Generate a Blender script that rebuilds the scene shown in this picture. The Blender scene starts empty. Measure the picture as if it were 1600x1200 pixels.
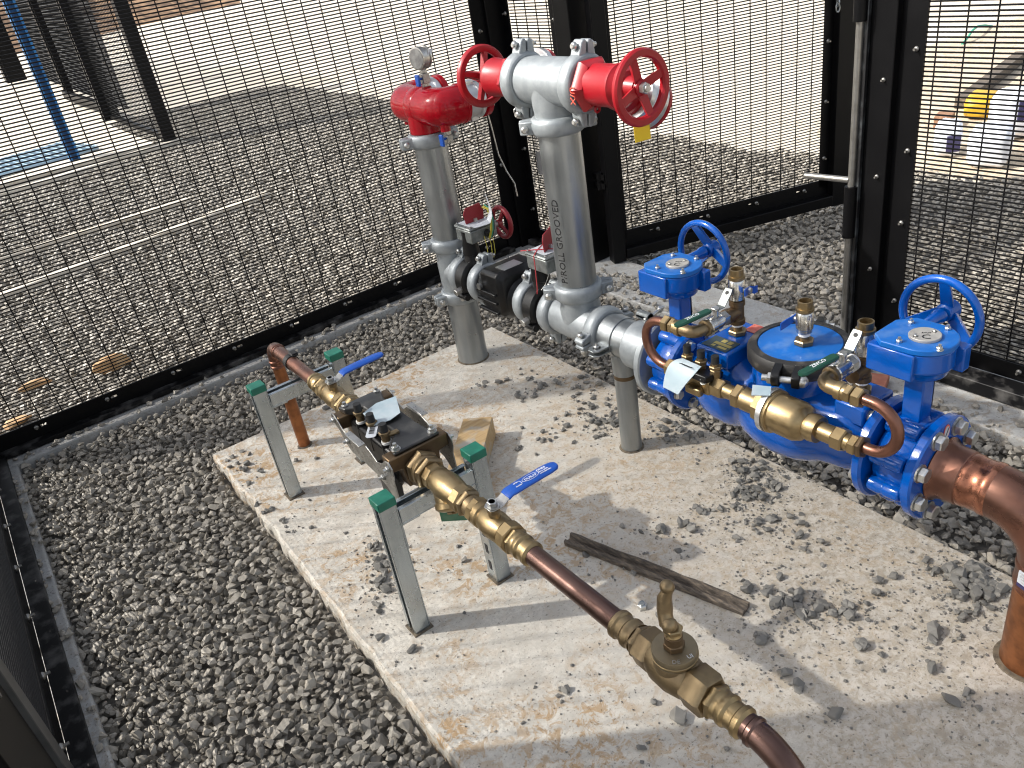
import bpy, bmesh, math, random
import numpy as np
from mathutils import Vector, Matrix

PI = math.pi
rnd = random.Random(7)
sc = bpy.context.scene
COL = sc.collection

# ------------------------------------------------------------------ camera, sky, sun, exposure
cam_d = bpy.data.cameras.new('camera')
cam = bpy.data.objects.new('camera', cam_d)
COL.objects.link(cam)
cam_d.sensor_width = 36.0
cam_d.lens = 36.0 * 1265.25 / 1600.0
cam_d.clip_start = 0.05
cam_d.clip_end = 400.0
RX = Vector((0.798, -0.583, -0.153)); RD = Vector((-0.401, -0.323, -0.857)); RF = Vector((0.450, 0.745, -0.492))
RF.normalize(); RX = (RX - RF * RX.dot(RF)).normalized(); RU = RX.cross(RF)
RU.normalize()
m = Matrix(((RX.x, RU.x, -RF.x, -0.337), (RX.y, RU.y, -RF.y, -2.618), (RX.z, RU.z, -RF.z, 1.435), (0, 0, 0, 1)))
cam.matrix_world = m
sc.camera = cam

SUN_AZ = math.radians(-35.5)      # direction in which shadows fall, from +x
SUN_EL = math.radians(39.0)
world = bpy.data.worlds.new('World'); sc.world = world; world.use_nodes = True
wt = world.node_tree
sky = wt.nodes.new('ShaderNodeTexSky'); sky.sky_type = 'NISHITA'; sky.sun_disc = False
sky.sun_elevation = SUN_EL
sky.sun_rotation = math.atan2(-math.cos(SUN_AZ), -math.sin(SUN_AZ))
sky.air_density = 1.0; sky.dust_density = 3.0; sky.ozone_density = 1.0
bg = wt.nodes['Background']; bg.inputs['Strength'].default_value = 0.15
hs = wt.nodes.new('ShaderNodeHueSaturation'); hs.inputs['Saturation'].default_value = 0.38   # thin high haze: a paler sky
wt.links.new(sky.outputs[0], hs.inputs['Color']); wt.links.new(hs.outputs[0], bg.inputs['Color'])
sun_d = bpy.data.lights.new('sun', 'SUN'); sun_d.energy = 3.4; sun_d.angle = math.radians(0.8)
sun_d.color = (1.0, 0.955, 0.88)
sun = bpy.data.objects.new('sun', sun_d); COL.objects.link(sun)
sd = Vector((math.cos(SUN_AZ) * math.cos(SUN_EL), math.sin(SUN_AZ) * math.cos(SUN_EL), -math.sin(SUN_EL)))
sun.rotation_euler = sd.to_track_quat('-Z', 'Y').to_euler()
sun.location = (-6, 5, 8)
sc.view_settings.view_transform = 'Standard'; sc.view_settings.look = 'None'
sc.view_settings.gamma = 1.0; sc.view_settings.use_curve_mapping = False
sc.view_settings.exposure = 1.0
sc.render.engine = 'CYCLES'
sc.cycles.max_bounces = 6
sc.cycles.pixel_filter_type = 'BLACKMAN_HARRIS'; sc.cycles.filter_width = 1.15

# ------------------------------------------------------------------ materials
def new_mat(name):
    mt = bpy.data.materials.new(name); mt.use_nodes = True
    return mt, mt.node_tree, mt.node_tree.nodes['Principled BSDF']
def N(nt, typ, **kw):
    n = nt.nodes.new(typ)
    for k, v in kw.items(): setattr(n, k, v)
    return n
def ramp(nt, fac, stops):
    r = N(nt, 'ShaderNodeValToRGB')
    el = r.color_ramp.elements
    while len(el) < len(stops): el.new(0.5)
    for e, (p, c) in zip(el, stops):
        e.position = p; e.color = (c[0], c[1], c[2], 1)
    nt.links.new(fac, r.inputs[0]); return r.outputs[0]
def mixc(nt, fac, a, b):
    mx = N(nt, 'ShaderNodeMix', data_type='RGBA')
    for s, v in ((0, fac), (6, a), (7, b)):
        if isinstance(v, (int, float)): mx.inputs[s].default_value = v
        elif isinstance(v, tuple): mx.inputs[s].default_value = (*v, 1)
        else: nt.links.new(v, mx.inputs[s])
    return mx.outputs[2]
def noise(nt, scale, detail=4, rough=0.55, co=None, dist=0.0):
    n = N(nt, 'ShaderNodeTexNoise'); n.inputs['Scale'].default_value = scale
    n.inputs['Detail'].default_value = detail; n.inputs['Roughness'].default_value = rough
    n.inputs['Distortion'].default_value = dist
    if co is None:
        co = N(nt, 'ShaderNodeTexCoord').outputs['Object']
    nt.links.new(co, n.inputs['Vector']); return n.outputs['Fac']
def bump(nt, b, h, strength, dist=0.002):
    bp = N(nt, 'ShaderNodeBump'); bp.inputs['Strength'].default_value = strength; bp.inputs['Distance'].default_value = dist
    nt.links.new(h, bp.inputs['Height']); nt.links.new(bp.outputs[0], b.inputs['Normal'])
def simple(name, col, rough=0.5, metal=0.0, col2=None, nscale=20, lo=0.4, hi=0.65, bmp=0.0, bscale=80, rvar=0.0, coat=0.0, detail=5):
    mt, nt, b = new_mat(name)
    b.inputs['Roughness'].default_value = rough; b.inputs['Metallic'].default_value = metal
    b.inputs['Base Color'].default_value = (*col, 1)
    if coat: b.inputs['Coat Weight'].default_value = coat; b.inputs['Coat Roughness'].default_value = 0.08
    if col2 is not None:
        f = noise(nt, nscale, detail)
        nt.links.new(ramp(nt, f, [(lo, col), (hi, col2)]), b.inputs['Base Color'])
    if rvar:
        f2 = noise(nt, nscale * 2.3, 3)
        mr = N(nt, 'ShaderNodeMapRange'); mr.inputs['To Min'].default_value = max(0.02, rough - rvar); mr.inputs['To Max'].default_value = rough + rvar
        mr.inputs['From Min'].default_value = 0.3; mr.inputs['From Max'].default_value = 0.7
        nt.links.new(f2, mr.inputs['Value']); nt.links.new(mr.outputs[0], b.inputs['Roughness'])
    if bmp: bump(nt, b, noise(nt, bscale, 4), bmp)
    return mt

M = {}
def galv_mat(name, c1, c2, c3, rough):
    mt, nt, b = new_mat(name); b.inputs['Metallic'].default_value = 0.85
    tc = N(nt, 'ShaderNodeTexCoord'); mp = N(nt, 'ShaderNodeMapping'); mp.inputs['Scale'].default_value = (1, 1, 0.12)
    nt.links.new(tc.outputs['Object'], mp.inputs['Vector'])
    f = noise(nt, 34, 5, 0.55, mp.outputs[0]); g = noise(nt, 11, 6, 0.62, tc.outputs['Object'])
    c = ramp(nt, f, [(0.36, c1), (0.64, c2)])
    nt.links.new(mixc(nt, ramp(nt, g, [(0.56, (0, 0, 0)), (0.74, (0.5, 0.5, 0.5))]), c, c3), b.inputs['Base Color'])
    mr = N(nt, 'ShaderNodeMapRange'); mr.inputs['From Min'].default_value = 0.3; mr.inputs['From Max'].default_value = 0.7
    mr.inputs['To Min'].default_value = rough - .07; mr.inputs['To Max'].default_value = rough + .10
    nt.links.new(g, mr.inputs['Value']); nt.links.new(mr.outputs[0], b.inputs['Roughness'])
    return mt
M['galv'] = galv_mat('galvanised_steel', (0.27, 0.29, 0.30), (0.35, 0.37, 0.38), (0.40, 0.41, 0.40), 0.33)
M['zinc'] = galv_mat('zinc_strut', (0.36, 0.40, 0.42), (0.46, 0.50, 0.52), (0.55, 0.57, 0.56), 0.24)
M['galv_cast'] = simple('galvanised_casting', (0.26, 0.285, 0.30), 0.48, 0.4, (0.315, 0.34, 0.355), 30, 0.4, 0.6, 0.06, 160, 0.06)
M['diecast'] = simple('grey_diecast', (0.17, 0.185, 0.18), 0.42, 0.6, (0.26, 0.275, 0.27), 45, 0.4, 0.6, 0.05, 120)
M['bolt'] = simple('zinc_bolt', (0.62, 0.62, 0.60), 0.3, 0.9, (0.45, 0.45, 0.43), 60)
M['steel'] = simple('stainless_steel', (0.50, 0.49, 0.46), 0.33, 0.9, (0.36, 0.35, 0.33), 40, 0.4, 0.6, 0.0, 0, 0.1)
M['rod_steel'] = simple('brushed_rod_steel', (0.30, 0.29, 0.27), 0.38, 0.8, (0.24, 0.23, 0.21), 30)
M['alu'] = simple('aluminium', (0.72, 0.73, 0.74), 0.3, 0.85, (0.6, 0.6, 0.6), 20)
M['red'] = simple('red_gloss_paint', (0.36, 0.004, 0.012), 0.14, 0.0, (0.30, 0.003, 0.010), 9, 0.35, 0.7, 0.0, 25, 0.04, 0.0)
M['red'].node_tree.nodes['Principled BSDF'].inputs['Specular IOR Level'].default_value = 0.3
M['red_matt'] = simple('red_satin_paint', (0.33, 0.004, 0.011), 0.36, 0.0, (0.27, 0.003, 0.009), 12, 0.35, 0.7, 0.04, 90)
M['red_flag'] = simple('dark_red_flag', (0.24, 0.012, 0.02), 0.45)
M['blue'] = simple('blue_epoxy', (0.0, 0.082, 0.40), 0.16, 0.0, (0.0, 0.070, 0.345), 14, 0.35, 0.65, 0.16, 70, 0.04, 0.2)
M['blue_dusty'] = simple('blue_epoxy_dusty', (0.0, 0.115, 0.44), 0.42, 0.0, (0.16, 0.28, 0.50), 14, 0.50, 0.80, 0.05, 50)
M['blue_grip'] = simple('blue_vinyl_grip', (0.004, 0.075, 0.40), 0.35)
M['green_grip'] = simple('green_vinyl_grip', (0.006, 0.06, 0.035), 0.4)
M['green_cap'] = simple('green_plastic_cap', (0.005, 0.13, 0.085), 0.4, 0.0, (0.01, 0.17, 0.11), 30)
M['brass'] = simple('brass', (0.37, 0.275, 0.145), 0.36, 0.9, (0.27, 0.195, 0.10), 20, 0.38, 0.64, 0.02, 120, 0.08)
M['bronze'] = simple('dull_bronze', (0.29, 0.215, 0.12), 0.42, 0.85, (0.21, 0.155, 0.09), 25, 0.4, 0.62, 0.1, 130, 0.08)
M['bronze_dark'] = simple('dark_bronze', (0.17, 0.115, 0.065), 0.45, 0.8, (0.11, 0.075, 0.045), 20, 0.4, 0.62, 0.06, 100)
M['chrome'] = simple('nickel_plating', (0.60, 0.59, 0.56), 0.2, 0.95)
M['copper'] = simple('weathered_copper', (0.27, 0.125, 0.085), 0.32, 0.9, (0.165, 0.085, 0.062), 9, 0.38, 0.62, 0.02, 40, 0.1)
M['copper_dark'] = simple('dark_copper', (0.16, 0.094, 0.076), 0.32, 0.9, (0.12, 0.072, 0.060), 9, 0.38, 0.62, 0.02, 40, 0.08)
M['copper_orange'] = simple('bright_copper', (0.34, 0.135, 0.055), 0.42, 0.8, (0.21, 0.085, 0.038), 26, 0.4, 0.62, 0.08, 60, 0.08)
M['copper_pink'] = simple('pink_copper', (0.46, 0.20, 0.125), 0.25, 0.95, (0.25, 0.105, 0.065), 16, 0.42, 0.6, 0.03, 60, 0.1)
M['black'] = simple('black_powder_coat', (0.0025, 0.0025, 0.003), 0.40, 0.0, (0.005, 0.005, 0.0055), 6, 0.5, 0.8, 0.03, 150)
M['black_dusty'] = simple('black_dusty', (0.005, 0.005, 0.0055), 0.45, 0.0, (0.12, 0.115, 0.11), 16, 0.50, 0.80, 0.05, 90)
M['wire'] = simple('black_wire', (0.004, 0.004, 0.0045), 0.5)
LOWSPEC = ('wire', 'black', 'black_dusty')
for k_ in LOWSPEC: M[k_].node_tree.nodes['Principled BSDF'].inputs['Specular IOR Level'].default_value = 0.16
M['black_cast'] = simple('black_casting', (0.006, 0.006, 0.0065), 0.33, 0.0, (0.014, 0.014, 0.014), 30, 0.5, 0.8, 0.1, 110)
M['black_cast'].node_tree.nodes['Principled BSDF'].inputs['Specular IOR Level'].default_value = 0.35
M['rubber'] = simple('black_rubber', (0.014, 0.014, 0.014), 0.6)
M['rubber_dusty'] = simple('black_rubber_dusty', (0.020, 0.019, 0.018), 0.55, 0.0, (0.16, 0.14, 0.115), 26, 0.5, 0.78, 0.2, 70)
M['white'] = simple('white_plastic_tag', (0.50, 0.53, 0.57), 0.45)
M['tag_blue'] = simple('pale_blue_tag', (0.34, 0.44, 0.49), 0.45, 0.0, (0.46, 0.52, 0.55), 24)
M['ptfe'] = simple('white_thread_tape', (0.8, 0.8, 0.78), 0.5)
M['ink'] = simple('black_ink', (0.012, 0.012, 0.014), 0.6)
M['white_ink'] = simple('white_ink', (0.8, 0.82, 0.85), 0.5)
M['yellow'] = simple('yellow_strap', (0.52, 0.36, 0.008), 0.55)
M['yellow_green'] = simple('yellow_wire', (0.52, 0.44, 0.05), 0.45)
M['red_wire'] = simple('red_wire', (0.48, 0.05, 0.06), 0.45)
M['glass'] = simple('gauge_dial', (0.16, 0.16, 0.16), 0.12, 0.0, (0.3, 0.3, 0.29), 40)
M['grey_plate'] = simple('grey_plate', (0.11, 0.11, 0.115), 0.5)
M['plate_gold'] = simple('gold_plate', (0.62, 0.50, 0.16), 0.35, 0.5)
M['plate_dark'] = simple('dark_plate', (0.05, 0.075, 0.08), 0.35)
M['label_red'] = simple('red_label', (0.58, 0.07, 0.04), 0.4, 0.0, (0.7, 0.22, 0.16), 60)
M['disc_grey'] = simple('grey_disc', (0.46, 0.44, 0.40), 0.45, 0.3, (0.36, 0.345, 0.32), 40)
M['wood'] = None

# timber
mt, nt, b = new_mat('pale_timber'); b.inputs['Roughness'].default_value = 0.75
tc = N(nt, 'ShaderNodeTexCoord'); mp = N(nt, 'ShaderNodeMapping'); mp.inputs['Scale'].default_value = (4, 40, 40)
nt.links.new(tc.outputs['Object'], mp.inputs['Vector'])
f = noise(nt, 3.0, 6, 0.6, mp.outputs[0])
c1 = ramp(nt, f, [(0.3, (0.36, 0.23, 0.105)), (0.55, (0.46, 0.32, 0.16)), (0.75, (0.52, 0.39, 0.22))])
f2 = noise(nt, 16, 4)
nt.links.new(mixc(nt, ramp(nt, f2, [(0.5, (0, 0, 0)), (0.66, (1, 1, 1))]), c1, (0.40, 0.37, 0.32)), b.inputs['Base Color'])
bump(nt, b, f, 0.3, 0.002); M['timber'] = mt
mt, nt, b = new_mat('weathered_lath'); b.inputs['Roughness'].default_value = 0.85
tc = N(nt, 'ShaderNodeTexCoord'); mp = N(nt, 'ShaderNodeMapping'); mp.inputs['Scale'].default_value = (60, 8, 60)
nt.links.new(tc.outputs['Object'], mp.inputs['Vector'])
f = noise(nt, 2.5, 7, 0.65, mp.outputs[0])
c1 = ramp(nt, f, [(0.32, (0.035, 0.028, 0.022)), (0.52, (0.11, 0.09, 0.072)), (0.7, (0.22, 0.17, 0.12))])
nt.links.new(c1, b.inputs['Base Color']); bump(nt, b, f, 0.6, 0.003); M['lath'] = mt

# concrete slab
def concrete(name, light, mid, tan, dirt=0.0, speck=True, stain_scale=2.2, mask_dirt=False):
    mt, nt, b = new_mat(name)
    b.inputs['Roughness'].default_value = 0.82
    co = N(nt, 'ShaderNodeTexCoord').outputs['Object']
    n1 = noise(nt, stain_scale, 7, 0.62, co)
    n2 = noise(nt, 11, 7, 0.7, co, 0.4)
    n3 = noise(nt, 120, 5, 0.7, co)
    n4 = noise(nt, 30, 8, 0.78, co, 0.7)
    n5 = noise(nt, 46, 7, 0.8, co, 0.5)
    base = mixc(nt, ramp(nt, n5, [(0.40, (0.9, 0.9, 0.9)), (0.54, (0, 0, 0))]), ramp(nt, n2, [(0.36, mid), (0.60, light)]), mid)
    tanf = ramp(nt, n4, [(0.48, (0, 0, 0)), (0.56, (1, 1, 1))])
    gate = ramp(nt, n1, [(0.42, (0.10, 0.10, 0.10)), (0.60, (1, 1, 1))])
    mul = N(nt, 'ShaderNodeMix', data_type='RGBA', blend_type='MULTIPLY'); mul.inputs[0].default_value = 1.0
    nt.links.new(tanf, mul.inputs[6]); nt.links.new(gate, mul.inputs[7])
    col = mixc(nt, mul.outputs[2], base, tan)
    if mask_dirt:
        # tracked-in soil lies over the near right part of the slab
        sep = N(nt, 'ShaderNodeSeparateXYZ'); nt.links.new(co, sep.inputs[0])
        ex = N(nt, 'ShaderNodeMath', operation='MULTIPLY_ADD'); nt.links.new(sep.outputs['Y'], ex.inputs[0]); ex.inputs[1].default_value = -0.55; ex.inputs[2].default_value = -0.95
        ad = N(nt, 'ShaderNodeMath', operation='ADD'); nt.links.new(sep.outputs['X'], ad.inputs[0]); nt.links.new(ex.outputs[0], ad.inputs[1])
        ad2 = N(nt, 'ShaderNodeMath', operation='MULTIPLY_ADD'); nt.links.new(n2, ad2.inputs[0]); ad2.inputs[1].default_value = 1.9; nt.links.new(ad.outputs[0], ad2.inputs[2])
        ad3 = N(nt, 'ShaderNodeMath', operation='MULTIPLY_ADD'); nt.links.new(n4, ad3.inputs[0]); ad3.inputs[1].default_value = 0.9; nt.links.new(ad2.outputs[0], ad3.inputs[2])
        dm = ramp(nt, ad3.outputs[0], [(0.0, (0, 0, 0)), (1.0, (0, 0, 0))])
        mr = N(nt, 'ShaderNodeMapRange'); mr.inputs['From Min'].default_value = 1.62; mr.inputs['From Max'].default_value = 2.15
        nt.links.new(ad3.outputs[0], mr.inputs['Value'])
        mr.inputs['To Max'].default_value = 0.72
        soil = mixc(nt, ramp(nt, n5, [(0.42, (1, 1, 1)), (0.56, (0, 0, 0))]), ramp(nt, n4, [(0.38, (0.22, 0.175, 0.12)), (0.62, (0.38, 0.32, 0.235))]), (0.52, 0.48, 0.42))
        col = mixc(nt, mr.outputs[0], col, soil)
    if speck:
        sp = ramp(nt, n3, [(0.36, (0.18, 0.15, 0.13)), (0.43, (1, 1, 1))])
        mm = N(nt, 'ShaderNodeMix', data_type='RGBA', blend_type='MULTIPLY'); mm.inputs[0].default_value = 0.6
        nt.links.new(col, mm.inputs[6]); nt.links.new(sp, mm.inputs[7]); col = mm.outputs[2]
    nt.links.new(col, b.inputs['Base Color'])
    hn = noise(nt, 130, 6, 0.7, co)
    bump(nt, b, hn, 0.35, 0.003)
    return mt
M['slab'] = concrete('stained_concrete', (0.68, 0.645, 0.575), (0.48, 0.45, 0.395), (0.42, 0.29, 0.165), mask_dirt=True)
M['strip'] = concrete('grey_concrete', (0.43, 0.43, 0.42), (0.33, 0.33, 0.32), (0.30, 0.27, 0.23))
M['ground'] = concrete('sandy_concrete', (0.62, 0.575, 0.50), (0.52, 0.475, 0.40), (0.50, 0.41, 0.29), speck=False, stain_scale=0.35)
M['sand'] = concrete('sandy_soil', (0.60, 0.52, 0.41), (0.50, 0.42, 0.31), (0.40, 0.30, 0.20), stain_scale=1.5)
M['dirt'] = simple('brown_earth', (0.10, 0.055, 0.028), 0.95, 0, (0.30, 0.18, 0.095), 1.6, 0.4, 0.62, 0.8, 4, detail=9)

def gravel_mat(name, stops):
    mt, nt, b = new_mat(name); b.inputs['Roughness'].default_value = 0.55
    g = N(nt, 'ShaderNodeNewGeometry')
    c = ramp(nt, g.outputs['Random Per Island'], stops)
    n1 = noise(nt, 90, 4, 0.6)
    mm = N(nt, 'ShaderNodeMix', data_type='RGBA', blend_type='MULTIPLY'); mm.inputs[0].default_value = 0.55
    nt.links.new(c, mm.inputs[6]); nt.links.new(ramp(nt, n1, [(0.3, (0.55, 0.55, 0.55)), (0.7, (1, 1, 1))]), mm.inputs[7])
    nt.links.new(mm.outputs[2], b.inputs['Base Color'])
    bump(nt, b, noise(nt, 220, 4), 0.25, 0.002)
    return mt
M['gravel'] = gravel_mat('grey_gravel', [(0.0, (0.20, 0.18, 0.15)), (0.35, (0.29, 0.265, 0.225)), (0.75, (0.36, 0.33, 0.28)), (1.0, (0.46, 0.415, 0.345))])
M['stone'] = gravel_mat('loose_grey_stone', [(0.0, (0.135, 0.13, 0.118)), (0.5, (0.19, 0.182, 0.165)), (1.0, (0.27, 0.255, 0.225))])
M['gravel_base'] = simple('dark_grit', (0.12, 0.112, 0.098), 0.95, 0, (0.2, 0.185, 0.16), 60, 0.4, 0.6, 0.5, 120)
M['sandstone'] = simple('orange_sandstone', (0.42, 0.25, 0.12), 0.85, 0, (0.52, 0.36, 0.20), 14, 0.4, 0.62, 0.4, 40)
M['blue_steel'] = simple('blue_painted_steel', (0.012, 0.13, 0.36), 0.4, 0, (0.02, 0.17, 0.42), 8)
M['blue_pale'] = simple('pale_blue_steel', (0.25, 0.36, 0.45), 0.4)
M['sack'] = simple('white_sack', (0.74, 0.76, 0.80), 0.5, 0, (0.66, 0.69, 0.75), 12, 0.4, 0.6, 0.5, 22)
M['purple'] = simple('dark_purple_print', (0.03, 0.025, 0.09), 0.5)
M['yellow_bag'] = simple('yellow_plastic', (0.55, 0.34, 0.02), 0.45, 0, (0.45, 0.26, 0.015), 16, 0.4, 0.6, 0.3, 20)
M['green_hose'] = simple('green_hose', (0.05, 0.33, 0.22), 0.5)
M['caulk'] = simple('dark_caulk', (0.07, 0.055, 0.04), 0.9, 0, (0.16, 0.13, 0.09), 60, 0.4, 0.6, 0.5, 120)

# ------------------------------------------------------------------ mesh helpers
V = lambda *a: Vector(a)
def basis(d, up=None):
    d = Vector(d).normalized()
    if up is None: up = Vector((0, 0, 1)) if abs(d.z) < 0.9 else Vector((0, 1, 0))
    u = (Vector(up) - d * d.dot(Vector(up)))
    if u.length < 1e-6: u = Vector((1, 0, 0)) - d * d.x
    u.normalize(); w = d.cross(u)
    return d, u, w
class MB:
    def __init__(s): s.v = []; s.f = []
    def add(s, vs, fs):
        o = len(s.v); s.v += [tuple(p) for p in vs]; s.f += [tuple(i + o for i in f) for f in fs]; return s
    def obox(s, c, hx, hy, hz):          # half axes as vectors
        c = Vector(c); P = []
        for a in (-1, 1):
            for b in (-1, 1):
                for d in (-1, 1): P.append(c + a * hx + b * hy + d * hz)
        F = [(0, 1, 3, 2), (4, 6, 7, 5), (0, 4, 5, 1), (2, 3, 7, 6), (0, 2, 6, 4), (1, 5, 7, 3)]
        if hx.cross(hy).dot(hz) < 0: F = [f[::-1] for f in F]
        return s.add(P, F)
    def box(s, x0, x1, y0, y1, z0, z1):
        return s.obox(((x0 + x1) / 2, (y0 + y1) / 2, (z0 + z1) / 2), V((x1 - x0) / 2, 0, 0), V(0, (y1 - y0) / 2, 0), V(0, 0, (z1 - z0) / 2))
    def lathe(s, p, d, prof, n=28, up=None, rot=0.0, closed=False, caps=True):
        p = Vector(p); d, u, w = basis(d, up); vs = []; fs = []
        for (t, r) in prof:
            for i in range(n):
                a = rot + 2 * PI * i / n
                vs.append(p + d * t + (u * math.cos(a) + w * math.sin(a)) * r)
        k = len(prof)
        rng = range(k if closed else k - 1)
        for j in rng:
            j2 = (j + 1) % k
            for i in range(n):
                i2 = (i + 1) % n
                fs.append((j * n + i, j * n + i2, j2 * n + i2, j2 * n + i))
        if caps and not closed:
            fs.append(tuple(range(n - 1, -1, -1))); fs.append(tuple((k - 1) * n + i for i in range(n)))
        return s.add(vs, fs)
    def cyl(s, p0, p1, r, r1=None, n=20, up=None, rot=0.0):
        p0 = Vector(p0); d = Vector(p1) - p0
        return s.lathe(p0, d, [(0, r), (d.length, r if r1 is None else r1)], n, up, rot)
    def hexa(s, p0, p1, r, rot=0.0, up=None, ch=0.12):
        p0 = Vector(p0); d = Vector(p1) - p0; L = d.length; c = r * ch
        return s.lathe(p0, d, [(0, r - c), (c, r), (L - c, r), (L, r - c)], 6, up, rot)
    def tube(s, path, r, n=14, caps=True):
        path = [Vector(p) for p in path]; k = len(path); vs = []; fs = []
        rs = r if isinstance(r, (list, tuple)) else [r] * k
        tang = []
        for i in range(k):
            a = path[max(0, i - 1)]; b = path[min(k - 1, i + 1)]
            tang.append((b - a).normalized())
        d, u, w = basis(tang[0])
        for i in range(k):
            t = tang[i]; u = (u - t * u.dot(t)).normalized(); w = t.cross(u)
            for j in range(n):
                a = 2 * PI * j / n
                vs.append(path[i] + (u * math.cos(a) + w * math.sin(a)) * rs[i])
        for i in range(k - 1):
            for j in range(n):
                j2 = (j + 1) % n
                fs.append((i * n + j, i * n + j2, (i + 1) * n + j2, (i + 1) * n + j))
        if caps:
            fs.append(tuple(range(n - 1, -1, -1))); fs.append(tuple((k - 1) * n + i for i in range(n)))
        return s.add(vs, fs)
    def torus(s, c, ax, R, r, n=40, m=12, sy=1.0):
        prof = [(r * sy * math.sin(2 * PI * i / m), R + r * math.cos(2 * PI * i / m)) for i in range(m)]
        return s.lathe(c, ax, prof[::-1], n, closed=True)
    def sphere(s, c, r, n=14, m=9, sc3=(1, 1, 1)):
        c = Vector(c); prof = []
        vs = []; fs = []
        for j in range(1, m):
            t = PI * j / m
            for i in range(n):
                a = 2 * PI * i / n
                vs.append(c + Vector((r * math.sin(t) * math.cos(a) * sc3[0], r * math.sin(t) * math.sin(a) * sc3[1], r * math.cos(t) * sc3[2])))
        top = len(vs); vs.append(c + Vector((0, 0, r * sc3[2]))); bot = len(vs); vs.append(c - Vector((0, 0, r * sc3[2])))
        for j in range(m - 2):
            for i in range(n):
                i2 = (i + 1) % n
                fs.append((j * n + i, (j + 1) * n + i, (j + 1) * n + i2, j * n + i2))
        for i in range(n):
            i2 = (i + 1) % n
            fs.append((top, i, i2)); fs.append((bot, (m - 2) * n + i2, (m - 2) * n + i))
        return s.add(vs, fs)
    def prism(s, pts, o, u, v, w):       # polygon pts (a,b) in plane u,v from o, extruded by vector w
        o = Vector(o); u = Vector(u); v = Vector(v); w = Vector(w); k = len(pts)
        A = [o + u * a + v * b for a, b in pts]
        ar = sum(pts[i][0] * pts[(i + 1) % k][1] - pts[(i + 1) % k][0] * pts[i][1] for i in range(k))
        flip = (ar > 0) != (u.cross(v).dot(w) > 0)
        fs = [tuple(range(k - 1, -1, -1)), tuple(range(k, 2 * k))] + [(i, (i + 1) % k, k + (i + 1) % k, k + i) for i in range(k)]
        if flip: fs = [f[::-1] for f in fs]
        return s.add(A + [p + w for p in A], fs)
    def loft(s, rings, caps=True):
        n = len(rings[0]); vs = [p for r in rings for p in r]; fs = []
        for j in range(len(rings) - 1):
            for i in range(n):
                i2 = (i + 1) % n
                fs.append((j * n + i, j * n + i2, (j + 1) * n + i2, (j + 1) * n + i))
        if caps:
            k = len(rings); fs.append(tuple(range(n - 1, -1, -1))); fs.append(tuple((k - 1) * n + i for i in range(n)))
        return s.add(vs, fs)

def bend(p, q, c, n=8):
    """rounded corner: points on the quarter arc from p to q with corner at c"""
    p, q, c = Vector(p), Vector(q), Vector(c); o = p + q - c
    a = p - o; b = q - o; out = []
    for i in range(n + 1):
        t = PI / 2 * i / n
        out.append(o + a * math.cos(t) + b * math.sin(t))
    return out

def finish(me, smooth=True, angle=38):
    if not smooth:
        me.polygons.foreach_set('use_smooth', [False] * len(me.polygons))
    else:
        me.polygons.foreach_set('use_smooth', [True] * len(me.polygons))
        me.set_sharp_from_angle(angle=math.radians(angle))
    me.update()
def org(o):
    return Vector(o['_org']) if (o is not None and '_org' in o) else Vector((0, 0, 0))
RADK = 1.0
def build(name, mb, mat, parent=None, bevel=0.0, smooth=True, kind=None, angle=38, label=None, fix=False, rk=None):
    o0 = org(parent)
    k = RADK if rk is None else rk
    if k != 1.0: mb.v = [(0.262 + (x - 0.262) * k, y, 0.385 + (z - 0.385) * k) for x, y, z in mb.v]
    me = bpy.data.meshes.new(name)
    me.from_pydata([(x - o0.x, y - o0.y, z - o0.z) for x, y, z in mb.v], [], mb.f)
    if fix:
        bm = bmesh.new(); bm.from_mesh(me); bmesh.ops.recalc_face_normals(bm, faces=bm.faces); bm.to_mesh(me); bm.free()
    me.materials.append(M[mat] if isinstance(mat, str) else mat)
    finish(me, smooth, angle)
    o = bpy.data.objects.new(name, me); COL.objects.link(o)
    if parent is not None:
        o.parent = parent; o['_org'] = tuple(o0)
    if bevel:
        bv = o.modifiers.new('bevel', 'BEVEL'); bv.width = bevel; bv.segments = 2; bv.limit_method = 'ANGLE'; bv.angle_limit = math.radians(35)
        bv.harden_normals = False
    if kind: o['kind'] = kind
    if label: o['label'] = label
    return o
def thing(name, loc, label, cat, group=None):
    o = bpy.data.objects.new(name, None); COL.objects.link(o); o.empty_display_size = 0.1
    o.location = loc; o['_org'] = tuple(loc); o['label'] = label; o['category'] = cat
    if group: o['group'] = group
    return o
def tag(o, label=None, cat=None, group=None, kind=None):
    for k, v in (('label', label), ('category', cat), ('group', group), ('kind', kind)):
        if v: o[k] = v
    return o
def inst(src, name, parent, mtx):
    """linked copy of a part's mesh under another parent"""
    o = bpy.data.objects.new(name, src); COL.objects.link(o); o.parent = parent
    o.matrix_local = Matrix.Translation(-org(parent)) @ mtx
    o['_org'] = tuple(org(parent))
    return o
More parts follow.
